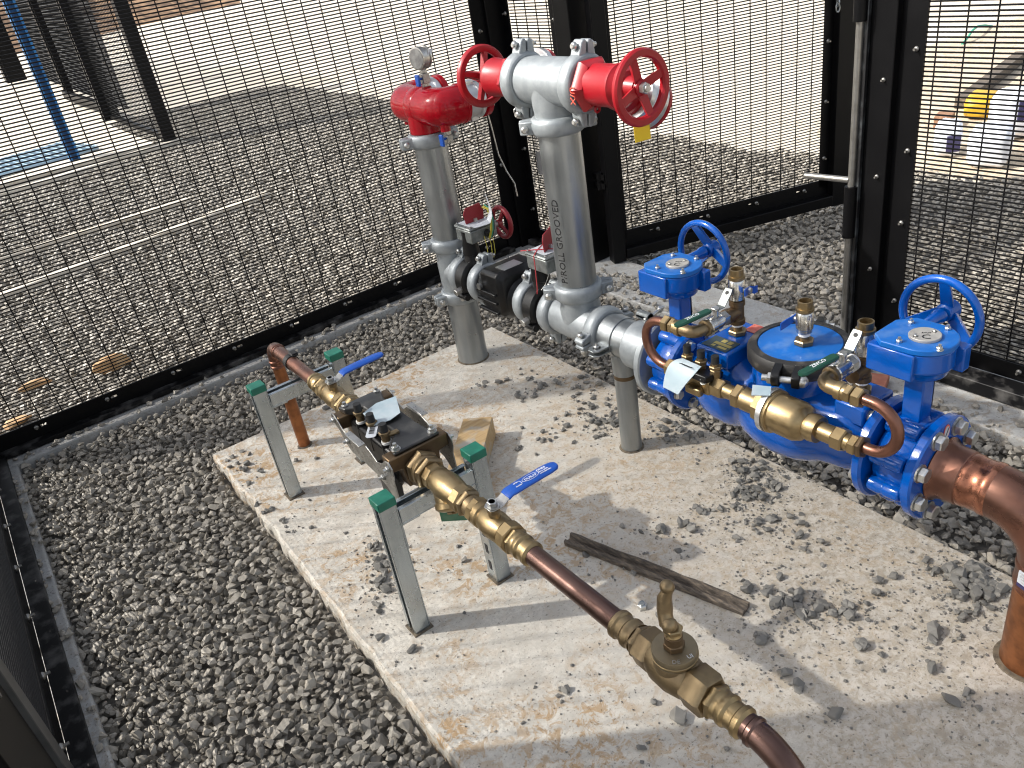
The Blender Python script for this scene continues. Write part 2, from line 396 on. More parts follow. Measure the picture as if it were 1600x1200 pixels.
def text_part(name, s, size, mat, parent, o, u, v, cyl=None, depth=0.0004, align='CENTER'):
    """flat lettering at o, written along u with up v; cyl=(axis point, axis dir, radius) wraps it on a pipe"""
    cu = bpy.data.curves.new(name, 'FONT'); cu.body = s; cu.size = size; cu.align_x = align; cu.align_y = 'CENTER'; cu.extrude = depth; cu.resolution_u = 2
    to = bpy.data.objects.new(name + '_tmp', cu); COL.objects.link(to)
    bpy.context.view_layer.update()
    me = bpy.data.meshes.new_from_object(to.evaluated_get(bpy.context.evaluated_depsgraph_get()))
    bpy.data.objects.remove(to); bpy.data.curves.remove(cu)
    o = Vector(o); u = Vector(u).normalized(); v = Vector(v).normalized(); n = u.cross(v)
    o0 = org(parent)
    for vt in me.vertices:
        a, b, c = vt.co
        p = o + u * a + v * b + n * c
        if cyl:
            cp, cd, r = Vector(cyl[0]), Vector(cyl[1]).normalized(), cyl[2]
            # arc length on the pipe is measured along the direction across the axis
            across = v if abs(u.dot(cd)) > 0.7 else u
            al = u if across is v else v
            s1 = b if across is v else a; s2 = a if across is v else b
            base = o - cp; base -= cd * base.dot(cd); base.normalize()
            ang = s1 / r * (1 if base.cross(across).dot(cd) > 0 else -1)
            rad = Matrix.Rotation(ang, 3, cd) @ base
            p = cp + cd * ((o - cp).dot(cd)) + al * s2 + rad * (r + 0.0004 + c)
        vt.co = p - o0
    me.materials.clear(); me.materials.append(M[mat])
    ob = bpy.data.objects.new(name, me); COL.objects.link(ob); ob.parent = parent; ob['_org'] = tuple(o0)
    return ob

# shared small pieces
def mesh_of(mb, mat, name, smooth=True):
    me = bpy.data.meshes.new(name); me.from_pydata(mb.v, [], mb.f); me.materials.append(M[mat]); finish(me, smooth); return me
BOLT = mesh_of(MB().hexa((0, 0, 0), (0, 0, 0.008), 0.0095).cyl((0, 0, 0.008), (0, 0, 0.016), 0.005, n=10).cyl((0, 0, -0.002), (0, 0, 0), 0.0125, n=16), 'bolt', 'bolt')
def zrot(axis):
    return Vector(axis).to_track_quat('Z', 'Y').to_matrix().to_4x4()
FIX = mesh_of(MB().lathe((0, 0, 0), (0, 0, 1), [(0, .0095), (.002, .0095), (.005, .0075), (.007, .004)], 14).cyl((0, 0, 0.006), (0, 0, 0.017), 0.0042, n=10), 'rod_steel', 'fixing_bolt')
def add_bolt(parent, p, d, s=1.0, name='bolt', me=None):
    return inst(me or BOLT, name, parent, Matrix.Translation(Vector(p)) @ zrot(d) @ Matrix.Scale(s, 4))

# ------------------------------------------------------------------ ground, gravel, slab, strips
def sheet(name, x0, x1, y0, y1, z, mat, kind='structure'):
    o = build(name, MB().add([(x0, y0, z), (x1, y0, z), (x1, y1, z), (x0, y1, z)], [(0, 1, 2, 3)]), mat, smooth=False); o['kind'] = kind; return o
sheet('ground', -120, 160, -120, 160, -0.075, 'ground')
base_b = [(-4.5, -5, -0.055), (3.72, -5, -0.055), (3.78, 8.6, -0.055), (3.5, 9.1, -0.055), (3.0, 9.25, -0.055), (-4.5, 9.1, -0.055)]
o = build('gravel_base', MB().add(base_b, [tuple(range(6))]), 'gravel_base', smooth=False); o['kind'] = 'structure'

def hull_rock(seed, npt=13, flat=0.50):
    r = random.Random(seed); bm = bmesh.new()
    for i in range(npt):
        v = Vector((r.gauss(0, 1), r.gauss(0, 1), r.gauss(0, 1))).normalized()
        v = Vector((v.x, v.y * r.uniform(0.62, 0.85), v.z * flat)) * r.uniform(0.88, 1.05)
        bm.verts.new(v)
    bmesh.ops.convex_hull(bm, input=bm.verts)
    for v in [v for v in bm.verts if not v.link_faces]: bm.verts.remove(v)
    bmesh.ops.triangulate(bm, faces=bm.faces)
    bm.verts.index_update()
    vs = np.array([v.co[:] for v in bm.verts], float); fs = np.array([[v.index for v in f.verts] for f in bm.faces], int)
    bm.free(); return vs, fs
ROCKS = [hull_rock(100 + i, 13 + i % 4, 0.55) for i in range(18)]
def rand_rots(n, rg, tilt=0.55):
    a = rg.uniform(0, 2 * np.pi, n); t = rg.normal(0, tilt, n); b = rg.uniform(0, 2 * np.pi, n)
    ca, sa, ct, st, cb, sb = np.cos(a), np.sin(a), np.cos(t), np.sin(t), np.cos(b), np.sin(b)
    z = np.zeros(n); o = np.ones(n)
    Ra = np.stack([np.stack([ca, -sa, z], -1), np.stack([sa, ca, z], -1), np.stack([z, z, o], -1)], 1)
    Rt = np.stack([np.stack([o, z, z], -1), np.stack([z, ct, -st], -1), np.stack([z, st, ct], -1)], 1)
    Rb = np.stack([np.stack([cb, -sb, z], -1), np.stack([sb, cb, z], -1), np.stack([z, z, o], -1)], 1)
    return Ra @ Rt @ Rb
def scatter(name, pos, size, mat, seed, tilt=0.55):
    rg = np.random.default_rng(seed); n = len(pos); pick = rg.integers(0, len(ROCKS), n); R = rand_rots(n, rg, tilt)
    AV = []; AF = []; off = 0
    for k, (rv, rf) in enumerate(ROCKS):
        ix = np.nonzero(pick == k)[0]
        if not len(ix): continue
        P = np.einsum('nij,vj->nvi', R[ix], rv) * size[ix][:, None, None] + pos[ix][:, None, :]
        F = rf[None] + (np.arange(len(ix)) * len(rv))[:, None, None] + off
        AV.append(P.reshape(-1, 3)); AF.append(F.reshape(-1, 3)); off += len(ix) * len(rv)
    v = np.concatenate(AV); f = np.concatenate(AF)
    me = bpy.data.meshes.new(name)
    me.vertices.add(len(v)); me.vertices.foreach_set('co', v.ravel())
    me.loops.add(len(f) * 3); me.loops.foreach_set('vertex_index', f.ravel().astype(np.int32))
    me.polygons.add(len(f)); me.polygons.foreach_set('loop_start', (np.arange(len(f)) * 3).astype(np.int32))
    me.polygons.foreach_set('use_smooth', [False] * len(f)); me.update(calc_edges=True); me.validate()
    me.materials.append(M[mat])
    ob = bpy.data.objects.new(name, me); COL.objects.link(ob); ob['kind'] = 'stuff'; return ob
def grid_pts(x0, x1, y0, y1, sp, rg, inside=None, z0=-0.04, zj=0.012):
    xs = np.arange(x0, x1, sp); ys = np.arange(y0, y1, sp * 0.87)
    X, Y = np.meshgrid(xs, ys); X = X + (np.arange(len(ys)) % 2)[:, None] * sp * 0.5
    X = X.ravel() + rg.uniform(-.38, .38, X.size) * sp; Y = Y.ravel() + rg.uniform(-.38, .38, Y.size) * sp
    P = np.stack([X, Y, z0 + rg.uniform(0, zj, X.size)], 1)
    if inside is not None: P = P[inside(P[:, 0], P[:, 1])]
    return P
rg = np.random.default_rng(3)
def in_yard(x, y):
    slab = (x > -0.012) & (x < 1.212) & (y < 0.012)
    jitter = 0.02 * np.sin(x * 23) + 0.02 * np.sin(y * 19 + 1)
    a = (x > -0.60) & (x < 1.72 + jitter) & (y < 0.575 + jitter) & (y > -2.6) & ~slab
    return a
P1 = grid_pts(-0.62, 1.76, -2.6, 0.62, 0.0225, rg, in_yard, -0.042, 0.012)
P2 = grid_pts(-0.62, 1.76, -2.6, 0.62, 0.031, rg, in_yard, -0.027, 0.014)
P = np.concatenate([P1, P2]); S = np.clip(rg.lognormal(math.log(0.0136), 0.24, len(P)), 0.0085, 0.022)
tag(scatter('yard_gravel', P, S, 'gravel', 5, 0.45), 'grey angular gravel covering the ground inside the fenced yard around the slab', 'gravel')
def outside(x, y):
    strips = ((y > 0.52) & (y < 0.75) & (x > -0.8) & (x < 2.03)) | ((x > 1.68) & (x < 2.0) & (y < 0.75)) | ((x > -0.8) & (x < -0.56) & (y < 0.75))
    inner = (x > -0.8) & (x < 2.0) & (y < 0.75)
    edge = 3.80 + 0.05 * np.sin(y * 5.1) + 0.04 * np.sin(y * 13.7)
    top = 9.2 + 0.05 * np.sin(x * 4.3)
    rr = np.hypot(np.maximum(x - 3.2, 0), np.maximum(y - 8.6, 0))
    pads = ((np.abs(y - 2.972 - .222 * x) < 0.045) & (x < 1.5)) | ((np.abs(y - 3.80 - .047 * x) < 0.04) & (x < 1.03)) | ((np.abs(y - 6.22 - 0.2 * x) < 0.06) & (x < 1.75))
    cage = (y > 6.3 + 0.2 * x) & (x < 1.55)
    return ~inner & (x < edge) & (y < top) & (rr < 0.62) & ~pads & ~cage
near = grid_pts(-1.7, 3.9, -3.2, 2.6, 0.027, rg, lambda x, y: outside(x, y), -0.052, 0.02)
far = grid_pts(-1.2, 3.95, 2.6, 9.3, 0.031, rg, lambda x, y: outside(x, y), -0.05, 0.022)
far = far[(far[:, 0] > -1.0)]
P = np.concatenate([near, far]); S = np.concatenate([rg.uniform(0.012, 0.022, len(near)), rg.uniform(0.014, 0.025, len(far))])
tag(scatter('outer_gravel', P, S, 'gravel', 6, 0.6), 'sunlit grey gravel spread outside the fence as far as the pale pavement', 'gravel')

# slab with chipped left edge
def slab_outline():
    pts = []
    y = 0.0
    pts.append((0.0, 0.012))
    for i in range(1, 26): pts.append((1.206 * i / 26, 0.012 + rnd.uniform(-.002, .002)))
    pts.append((1.206, 0.014))
    for i in range(1, 60): pts.append((1.206 + rnd.uniform(-.0015, .0015), 0.014 - 3.3 * i / 60))
    pts.append((1.206, -3.3)); pts.append((0.0, -3.3))
    for i in range(1, 170):
        yy = -3.3 + 3.31 * i / 170
        chip = 0.0
        for (cy, w, dpt) in ((-0.36, .07, .016), (-0.13, .05, .01), (-0.56, .05, .012), (-1.02, .06, .008), (-1.2, .05, .01), (-0.30, .02, .012)):
            chip = max(chip, dpt * max(0, 1 - abs(yy - cy) / w))
        pts.append((chip * .8 + rnd.uniform(-.0012, .0018) + 0.0015 * math.sin(yy * 7) + 0.0012 * math.sin(yy * 31), yy))
    return pts
ol = slab_outline()
def inset(pts, d):
    out = []
    for x, y in pts:
        out.append((min(max(x, 0) + d, 1.206 - d) if x < 0.6 else min(x, 1.206) - d, y - d if y > -0.1 else y))
    return out
k = len(ol); a0 = [(x, y, 0.0) for x, y in inset(ol, 0.007)]; a1 = [(x, y, -0.006) for x, y in ol]; a2 = [(x - (0.01 if x < 0.6 else -0.005), y, -0.12) for x, y in ol]
mb = MB(); mb.add(a0 + a1 + a2, [tuple(range(k - 1, -1, -1))] + [(i, (i + 1) % k, k + (i + 1) % k, k + i) for i in range(k)] + [(k + i, k + (i + 1) % k, 2 * k + (i + 1) % k, 2 * k + i) for i in range(k)])
o = build('concrete_slab', mb, 'slab', smooth=True, fix=True, angle=30); o['kind'] = 'structure'
def strip(name, x0, x1, y0, y1, z1=0.0):
    o = build(name, MB().box(x0, x1, y0, y1, -0.14, z1), 'strip', bevel=0.006); o['kind'] = 'structure'; return o
strip('concrete_strip', -0.80, 1.712, 0.565, 0.745, -0.001)
strip('concrete_strip', 1.714, 2.003, -3.4, 0.745, 0.0)
strip('concrete_strip', -0.80, -0.567, -3.4, 0.563, -0.004)
def kerb(p, q, w, z=0.0):
    p, q = Vector((*p, -0.06)), Vector((*q, -0.06)); d = (q - p) / 2; nrm = Vector((-d.y, d.x, 0)).normalized() * (w / 2)
    o = build('kerb_strip', MB().obox((p + q) / 2, d, nrm, V(0, 0, 0.06 + z)), 'ground', bevel=0.008); o['kind'] = 'structure'
    return o
kerb((-1.5, 2.639), (1.47, 3.298), 0.07); kerb((-1.5, 3.73), (1.03, 3.849), 0.06); kerb((-1.5, 5.92), (1.75, 6.57), 0.09)
o = build('sand_patch', MB().add([(3.9, -3.5, -0.068), (9.5, -3.5, -0.068), (9.5, 1.2, -0.068), (6.0, 1.6, -0.068), (4.3, 0.7, -0.068), (3.85, 0.2, -0.068)], [tuple(range(6))]), 'sand', smooth=False); o['kind'] = 'structure'
o = build('cage_pavement', MB().box(-3.5, 1.52, 6.75, 14.5, -0.13, -0.01), 'ground', bevel=0.01); o['kind'] = 'structure'
# earth bank far behind
mb = MB(); nx, ny = 40, 10; rb = random.Random(4)
for j in range(ny):
    for i in range(nx):
        t = i / (nx - 1); s = j / (ny - 1)
        px_, py_ = -22 + 42 * t, 20.5 + 24 * t + 20 * s
        h = 2.4 * min(1, s * 2.2) * min(1, (1 - t) * 3.2) + (rb.uniform(-.25, .25) if 0 < j else 0) - 0.08
        mb.v.append((px_ + rb.uniform(-.3, .3), py_, h))
for j in range(ny - 1):
    for i in range(nx - 1):
        mb.f.append((j * nx + i, j * nx + i + 1, (j + 1) * nx + i + 1, (j + 1) * nx + i))
o = build('earth_bank', mb, 'dirt', angle=80); o['kind'] = 'structure'
# ------------------------------------------------------------------ fences
def wire_mesh_mb(o, d, s0, s1, z0, z1, off=0.0, vpitch=0.0764, hpitch=0.0127, r=0.0025, nrm=None, nv=6, nh=6):
    """welded mesh: horizontal wires every 12.7 mm in front of vertical wires every 76.4 mm"""
    o = Vector(o); d = Vector(d).normalized(); nrm = Vector(nrm) if nrm is not None else Vector((-d.y, d.x, 0))
    mb = MB(); s = s0 + off
    while s < s1:
        p = o + d * s
        mb.cyl(p + V(0, 0, z0), p + V(0, 0, z1), r * 0.95, n=nv); s += vpitch
    z = z0 + 0.004
    while z < z1:
        a = o + d * s0 + V(0, 0, z) + nrm * (r * 1.7); b = o + d * s1 + V(0, 0, z) + nrm * (r * 1.7)
        mb.cyl(a, b, r, n=nh); z += hpitch
    return mb
def rail_with_slots(mb, o, d, s0, s1, n, z0, z1, t, slots, sl=0.018, zs=None):
    """flat bar of thickness t (towards n) with short clear slots beside each fixing"""
    o = Vector(o); d = Vector(d).normalized(); n = Vector(n)
    zm = zs if zs else (z0 + z1) / 2; h = 0.005
    def bar(a, b, c0, c1):
        if b - a < 1e-4: return
        mb.obox(o + d * ((a + b) / 2) + V(0, 0, (c0 + c1) / 2) + n * (t / 2), d * ((b - a) / 2), n * (t / 2), V(0, 0, (c1 - c0) / 2))
    bar(s0, s1, z0, zm - h); bar(s0, s1, zm + h, z1)
    cur = s0
    for q in slots:
        bar(cur, q - sl / 2, zm - h, zm + h); cur = q + sl / 2
    bar(cur, s1, zm - h, zm + h)
FH = 2.4
def fixing(parent, p, n, s=1.0):
    add_bolt(parent, p, n, s, 'fixing_bolt', FIX)

# back fence along y = 0.67
bf = thing('mesh_fence', (0.6, 0.67, 0), 'long black welded mesh fence panel behind the copper pipe and red inlet head', 'fence', 'black mesh fence of the yard')
d = V(1, 0, 0)
build('wire_mesh', wire_mesh_mb((0, 0.682, 0), d, -0.655, 1.775, 0.045, FH, off=0.0685, nrm=V(0, -1, 0)), 'wire', bf, kind='stuff')
mb = MB(); sl = [-0.46 + 0.262 * i for i in range(9)]
rail_with_slots(mb, (0, 0.660, 0), d, -0.66, 1.775, V(0, 1, 0), 0.022, 0.085, 0.006, [s + 0.026 for s in sl], 0.022, 0.062)
build('bottom_flange', mb, 'black', bf)
build('bottom_rail', MB().box(-0.64, 1.775, 0.615, 0.6595, 0.003, 0.024), 'black_dusty', bf, bevel=0.002)
build('top_rail', MB().box(-0.66, 1.775, 0.640, 0.6795, FH, FH + 0.05), 'black', bf, bevel=0.002)
for s in sl: fixing(bf, (s, 0.660, 0.062), (0, -1, 0), 0.95)
# near left fence along x = -0.67
nf = thing('mesh_fence', (-0.67, -0.2, 0), 'black mesh fence panel at the left edge beside the gravel, running toward the viewer', 'fence', 'black mesh fence of the yard')
d = V(0, -1, 0)
build('wire_mesh', wire_mesh_mb((-0.652, 0, 0), d, -0.655, 1.10, 0.05, FH, off=0.03, nrm=V(1, 0, 0)), 'wire', nf, kind='stuff')
mb = MB(); sl = [-0.55 + 0.26 * i for i in range(7)]
rail_with_slots(mb, (-0.640, 0, 0), d, -0.655, 1.10, V(-1, 0, 0), 0.020, 0.085, 0.006, [s + 0.026 for s in sl], 0.012, 0.058)
build('bottom_flange', mb, 'black', nf)
build('bottom_rail', MB().box(-0.639, -0.592, -1.10, 0.61, 0.002, 0.022), 'black_dusty', nf, bevel=0.002)
build('top_rail', MB().box(-0.66, -0.63, -1.10, 0.61, FH, FH + 0.05), 'black', nf, bevel=0.002)
for s in sl: fixing(nf, (-0.640, -s, 0.058), (1, 0, 0), 1.0)
nf2 = thing('mesh_fence', (-0.67, -2.2, 0), 'black mesh fence panel nearest the viewer, only a corner in view beyond the near post', 'fence', 'black mesh fence of the yard')
build('wire_mesh', wire_mesh_mb((-0.652, 0, 0), d, 1.45, 3.30, 0.05, FH, off=0.03, nrm=V(1, 0, 0)), 'wire', nf2, kind='stuff')
build('bottom_rail', MB().box(-0.639, -0.592, -3.3, -1.46, 0.002, 0.022), 'black_dusty', nf2, bevel=0.002)
build('top_rail', MB().box(-0.66, -0.63, -3.3, -1.46, FH, FH + 0.05), 'black', nf2, bevel=0.002)
np_ = thing('fence_post', (-0.66, -1.27, 0), 'broad black fence post at the bottom left corner of the picture', 'post', 'black posts of the yard fence')
build('post', MB().box(-0.72, -0.632, -1.42, -1.17, 0, FH + 0.05), 'black', np_, bevel=0.004)
build('cover_strip', MB().box(-0.640, -0.622, -1.166, -1.106, 0.0, FH), simple('grey_sheen_steel', (0.10, 0.10, 0.097), 0.4, 0.2, (0.055, 0.055, 0.053), 9), np_, bevel=0.002)  # sky sheen on the strip is put into its grey base colour
for z in (0.22, 0.47, 0.72, 0.97): fixing(np_, (-0.632, -1.30, z), (1, 0, 0), 1.1)
lp = thing('fence_post', (-0.70, 0.66, 0), 'black corner post where the left and back mesh fences meet', 'post', 'black posts of the yard fence')
build('post', MB().box(-0.735, -0.642, 0.625, 0.72, 0, FH + 0.05), 'black', lp, bevel=0.004)

# right-hand corner post, narrow panel and hinge post
cp = thing('fence_post', (1.87, 0.67, 0), 'black corner post behind the red handwheel and between two mesh panels', 'post', 'black posts of the yard fence')
build('post', MB().box(1.832, 1.935, 0.635, 0.74, 0, FH + 0.05), 'black', cp, bevel=0.004)
mb = MB(); zs = [0.13 + 0.3 * i for i in range(8)]
mb.box(1.762, 1.832, 0.652, 0.660, 0, FH); mb.box(1.918, 1.926, 0.592, 0.635, 0, FH)
build('post_flange', mb, 'black', cp, bevel=0.0015)
for z in zs: fixing(cp, (1.795, 0.652, z), (0, -1, 0), 1.0); fixing(cp, (1.918, 0.612, z + 0.05), (-1, 0, 0), 1.0)
npn = thing('mesh_fence', (1.93, 0.45, 0), 'narrow black mesh fence panel between the corner post and the gate hinge post', 'fence', 'black mesh fence of the yard')
build('wire_mesh', wire_mesh_mb((1.938, 0, 0), V(0, -1, 0), -0.60, -0.30, 0.045, FH, off=0.035, nrm=V(-1, 0, 0)), 'wire', npn, kind='stuff')
build('bottom_rail', MB().box(1.868, 1.93, 0.262, 0.634, 0.003, 0.03), 'black_dusty', npn, bevel=0.002)
build('bottom_flange', MB().box(1.922, 1.929, 0.30, 0.60, 0.03, 0.075), 'black', npn)
hp = thing('fence_post', (1.94, 0.2, 0), 'black gate hinge post beside the narrow gap left of the open gate', 'post', 'black posts of the yard fence')
build('post', MB().box(1.90, 2.0, 0.152, 0.252, 0, FH + 0.05), 'black', hp, bevel=0.004)
build('post_flange', MB().box(1.920, 1.928, 0.2525, 0.302, 0, FH), 'black', hp, bevel=0.0015)
for z in zs: fixing(hp, (1.919, 0.276, z + 0.02), (-1, 0, 0), 0.9)
sp = build('blank_plate', MB().box(1.9215, 1.9235, 0.455, 0.537, 0.365, 0.475), 'grey_plate', bevel=0.0008)
tag(sp, 'blank grey plate hung on the narrow mesh panel behind the tall galvanised pipe', 'plate')

# gate leaf standing open
g1 = thing('gate_leaf', (1.94, 0.071, 0), 'black mesh gate leaf swung open outward on its hinges above the gravel', 'gate', 'black mesh gate leaves')
gd = V(1.148, -0.408, 0).normalized(); gn = V(gd.y, -gd.x, 0)      # gn faces the yard
go = V(1.94, 0.071, 0)
def gbox(mb, s0, s1, t0, t1, z0, z1):
    return mb.obox(go + gd * ((s0 + s1) / 2) + gn * ((t0 + t1) / 2) + V(0, 0, (z0 + z1) / 2), gd * ((s1 - s0) / 2), gn * ((t1 - t0) / 2), V(0, 0, (z1 - z0) / 2))
build('hinge_stile', gbox(MB(), 0.0, 0.062, -0.045, 0.015, 0.004, FH), 'black', g1, bevel=0.003)
build('free_stile', gbox(MB(), 1.135, 1.232, -0.045, 0.015, 0.004, FH), 'black', g1, bevel=0.003)
build('stile_flange', gbox(gbox(MB(), 1.088, 1.134, -0.03, -0.024, 0.10, FH), 0.063, 0.090, -0.03, -0.024, 0.10, FH), 'black', g1)
build('bottom_rail', gbox(MB(), 0.063, 1.134, -0.035, 0.022, 0.012, 0.062), 'black', g1, bevel=0.003)
mb = MB(); gs = [0.24 + 0.255 * i for i in range(4)]
rail_with_slots(mb, go - gn * 0.03, gd, 0.063, 1.134, gn, 0.0625, 0.135, 0.006, [s - 0.03 for s in gs], 0.02, 0.105)
build('bottom_flange', mb, 'black', g1)
build('top_rail', gbox(MB(), 0.063, 1.134, -0.035, 0.015, FH - 0.05, FH - 0.002), 'black', g1, bevel=0.003)
build('wire_mesh', wire_mesh_mb(go - gn * 0.033, gd, 0.065, 1.13, 0.085, FH - 0.03, off=0.055, nrm=gn), 'wire', g1, kind='stuff')
for s in gs: add_bolt(g1, go + gd * s - gn * 0.023 + V(0, 0, 0.105), gn, 1.0, 'fixing_bolt', FIX)
for z in (0.24, 0.50, 0.76, 1.02): add_bolt(g1, go + gd * 1.108 - gn * 0.024 + V(0, 0, z), gn, 1.0, 'fixing_bolt', FIX)
build('foot_plate', gbox(MB(), 0.063, 0.135, 0.023, 0.05, 0.012, 0.02), 'black_dusty', g1, bevel=0.001)
for z in (0.345, 1.9):
    hg = MB(); hg.cyl((1.945, 0.112, z), (1.945, 0.112, z + 0.036), 0.015, n=16); hg.cyl((1.945, 0.112, z + 0.040), (1.945, 0.112, z + 0.076), 0.015, n=16)
    hg.box(1.938, 1.952, 0.076, 0.148, z + 0.005, z + 0.03); hg.box(1.938, 1.952, 0.076, 0.148, z + 0.046, z + 0.07)
    build('hinge', hg, 'black', g1)
# chain on the free stile
ch = thing('chain', tuple(go + gd * 1.118 + gn * 0.03 + V(0, 0, 0.88)), 'short galvanised chain hanging on the edge of the open gate leaf', 'chain')
for i in range(6):
    c = go + gd * 1.115 + gn * 0.026 + V(0, 0, 0.896 + 0.021 * i)
    pth = []
    a1_, a2_ = (gd, V(0, 0, 1)) if i % 2 == 0 else (gn, V(0, 0, 1))
    for t in range(13):
        a = 2 * PI * t / 12; pth.append(c + a1_ * (0.009 * math.cos(a)) + a2_ * (0.017 * math.sin(a)))
    build('chain_link', MB().tube(pth, 0.0033, 8, caps=False), 'galv', ch)
# closed gate leaf on the right
g2 = thing('gate_leaf', (1.92, -1.17, 0), 'closed black mesh gate leaf at the right with a steel drop bolt on its edge', 'gate', 'black mesh gate leaves')
build('lock_stile', MB().box(1.895, 1.975, -1.262, -1.168, 0.004, FH), 'black', g2, bevel=0.003)
build('stile_flange', MB().box(1.918, 1.925, -1.335, -1.2625, 0.06, FH), 'black', g2)
build('bottom_rail', MB().box(1.846, 1.917, -3.3, -1.2625, 0.006, 0.048), 'black_dusty', g2, bevel=0.003)
mb = MB(); gs = [1.45 + 0.26 * i for i in range(6)]
rail_with_slots(mb, (1.918, 0, 0), V(0, -1, 0), 1.336, 3.3, V(1, 0, 0), 0.0485, 0.10, 0.006, [s + 0.03 for s in gs], 0.012, 0.078)
build('bottom_flange', mb, 'black', g2)
build('wire_mesh', wire_mesh_mb((1.930, 0, 0), V(0, -1, 0), 1.265, 3.3, 0.045, FH, off=0.095, nrm=V(-1, 0, 0)), 'wire', g2, kind='stuff')
for s in gs: fixing(g2, (1.917, -s, 0.078), (-1, 0, 0), 0.9)
for z in (0.2, 0.46, 0.68, 0.96): fixing(g2, (1.917, -1.312, z), (-1, 0, 0), 0.8)
for z in (0.3, 0.6, 0.88): fixing(g2, (1.894, -1.235, z), (-1, 0, 0), 0.7)
build('drop_bolt', MB().cyl((1.876, -1.163, 0.01), (1.876, -1.163, 1.6), 0.0105, n=18).cyl((1.873, -1.158, 0.585), (1.873, -1.002, 0.578), 0.0095, n=16).sphere((1.873, -1.002, 0.578), 0.0095), 'rod_steel', g2)
for (z0, z1) in ((0.40, 0.565), (1.04, 1.2)): build('bolt_sleeve', MB().cyl((1.876, -1.163, z0), (1.876, -1.163, z1), 0.0195, n=18), 'black', g2)
build('bolt_guide', MB().box(1.880, 1.895, -1.185, -1.169, 0.0, 1.25), simple('scuffed_black', (0.012, 0.012, 0.013), 0.35, 0, (0.10, 0.11, 0.115), 14, 0.5, 0.75), g2, bevel=0.002)

# ------------------------------------------------------------------ fire main: galvanised pipework
X0, ZA = 1.0, 0.37
Yv = V(0, -1, 0)          # along the main, towards the viewer
LUGBOLT = mesh_of(MB().cyl((0, 0, -0.036), (0, 0, 0.040), 0.0055, n=10).hexa((0, 0, 0.021), (0, 0, 0.031), 0.0105).sphere((0, 0, -0.028), 0.0105, 12, 7, (1, 1, 0.75)), 'bolt', 'lug_bolt')
def coupling(parent, p, a, l, r=0.057, w=0.047, mat='galv_cast', bolts=True, flip=False):
    """grooved coupling: two half housings with bolted lugs"""
    p = Vector(p); a = Vector(a).normalized(); l = Vector(l); l = (l - a * l.dot(a)).normalized(); b = a.cross(l)
    if flip: b = -b
    h = w / 2; mb = MB()
    mb.lathe(p, a, [(-h, r - .003), (-h, r + .008), (-h + .006, r + .0135), (-h + .013, r + .0165), (h - .013, r + .0165), (h - .006, r + .0135), (h, r + .008), (h, r - .003)], 40, caps=False)
    for s in (-1, 1):
        for q in (-1, 1):
            # lug: tapered pad standing out from the housing on each side of the split
            pts = [(r + .004, .0025), (r + .044, .0025), (r + .046, .012), (r + .038, .019), (r + .018, .024), (r + .002, .028)]
            mb.prism([(x * s, y * q) for x, y in pts], p - a * (h - .006), l, b, a * (w - .012))
    o = build('coupling', mb, mat, parent, bevel=0.003)
    if bolts:
        for s in (-1, 1):
            inst(LUGBOLT, 'bolt', o, Matrix.Translation(p + l * s * (r + .031)) @ zrot(b))
    return o

def pipe_profile(L, r): return [(0, r - .001), (0.001, r), (L - 0.001, r), (L, r - .001)]

# --- left riser with twin inlet
ri = thing('inlet_riser', (1.0, -0.155, 0), 'galvanised riser carrying a red twin inlet head with a pressure gauge on top', 'standpipe')
c0 = V(1.0, -0.155, 0)
build('lower_pipe', MB().lathe(c0 + V(0, 0, -.02), (0, 0, 1), pipe_profile(0.30, 0.057), 40), 'galv', ri)
tee = MB().lathe(c0 + V(0, 0, 0.285), (0, 0, 1), [(0, .0555), (0.0, .058), (.03, .059), (.05, .061), (.12, .061), (.145, .059), (.175, .058), (.175, .0555)], 40)
tee.lathe(V(1.0, -0.155, ZA), Yv, [(0.0, .060), (.05, .061), (.065, .058), (.085, .058)], 40)
build('tee', tee, 'galv_cast', ri)
build('upper_pipe', MB().lathe(c0 + V(0, 0, .46), (0, 0, 1), pipe_profile(0.39, 0.057), 40), 'galv', ri)
coupling(ri, c0 + V(0, 0, 0.274), (0, 0, 1), (-0.93, 0.1, 0))
coupling(ri, c0 + V(0, 0, 0.474), (0, 0, 1), (0.9, -0.42, 0))
coupling(ri, c0 + V(0, 0, 0.845), (0, 0, 1), (0.98, -0.2, 0))
zh = 0.952
hd = MB()
path = [V(1.068, -0.022, zh)] + bend((1.045, -0.022, zh), (1.0, -0.067, zh), (1.0, -0.022, zh), 7) + [V(1.0, -0.11, zh), V(1.0, -0.20, zh)] + bend((1.0, -0.243, zh), (1.045, -0.288, zh), (1.0, -0.288, zh), 7) + [V(1.068, -0.288, zh)]
hd.tube(path, [.0605] * len(path), 36)
hd.sphere((1.012, -0.034, zh), .0602, 28, 17); hd.sphere((1.012, -0.276, zh), .0602, 28, 17)
hd.lathe(c0 + V(0, 0, .868), (0, 0, 1), [(0, .056), (.003, .059), (.04, .0585), (.09, .0585)], 36)
hd.lathe(V(1.0, -0.13, zh), Yv, [(0, .060), (.006, .0628), (.044, .0628), (.050, .060)], 36)
for y in (-0.022, -0.288): hd.lathe(V(1.056, y, zh), (1, 0, 0), [(0, .060), (.002, .063), (.012, .063), (.016, .058)], 36)
hd.cyl((0.998, -0.035, zh - .068), (0.998, -0.035, zh - .04), .014, n=16); hd.cyl((0.995, -0.285, zh - .070), (0.995, -0.285, zh - .04), .017, n=16)
hd.hexa((1.0, -0.205, zh + .052), (1.0, -0.205, zh + .064), .016)
build('inlet_head', hd, 'red', ri)
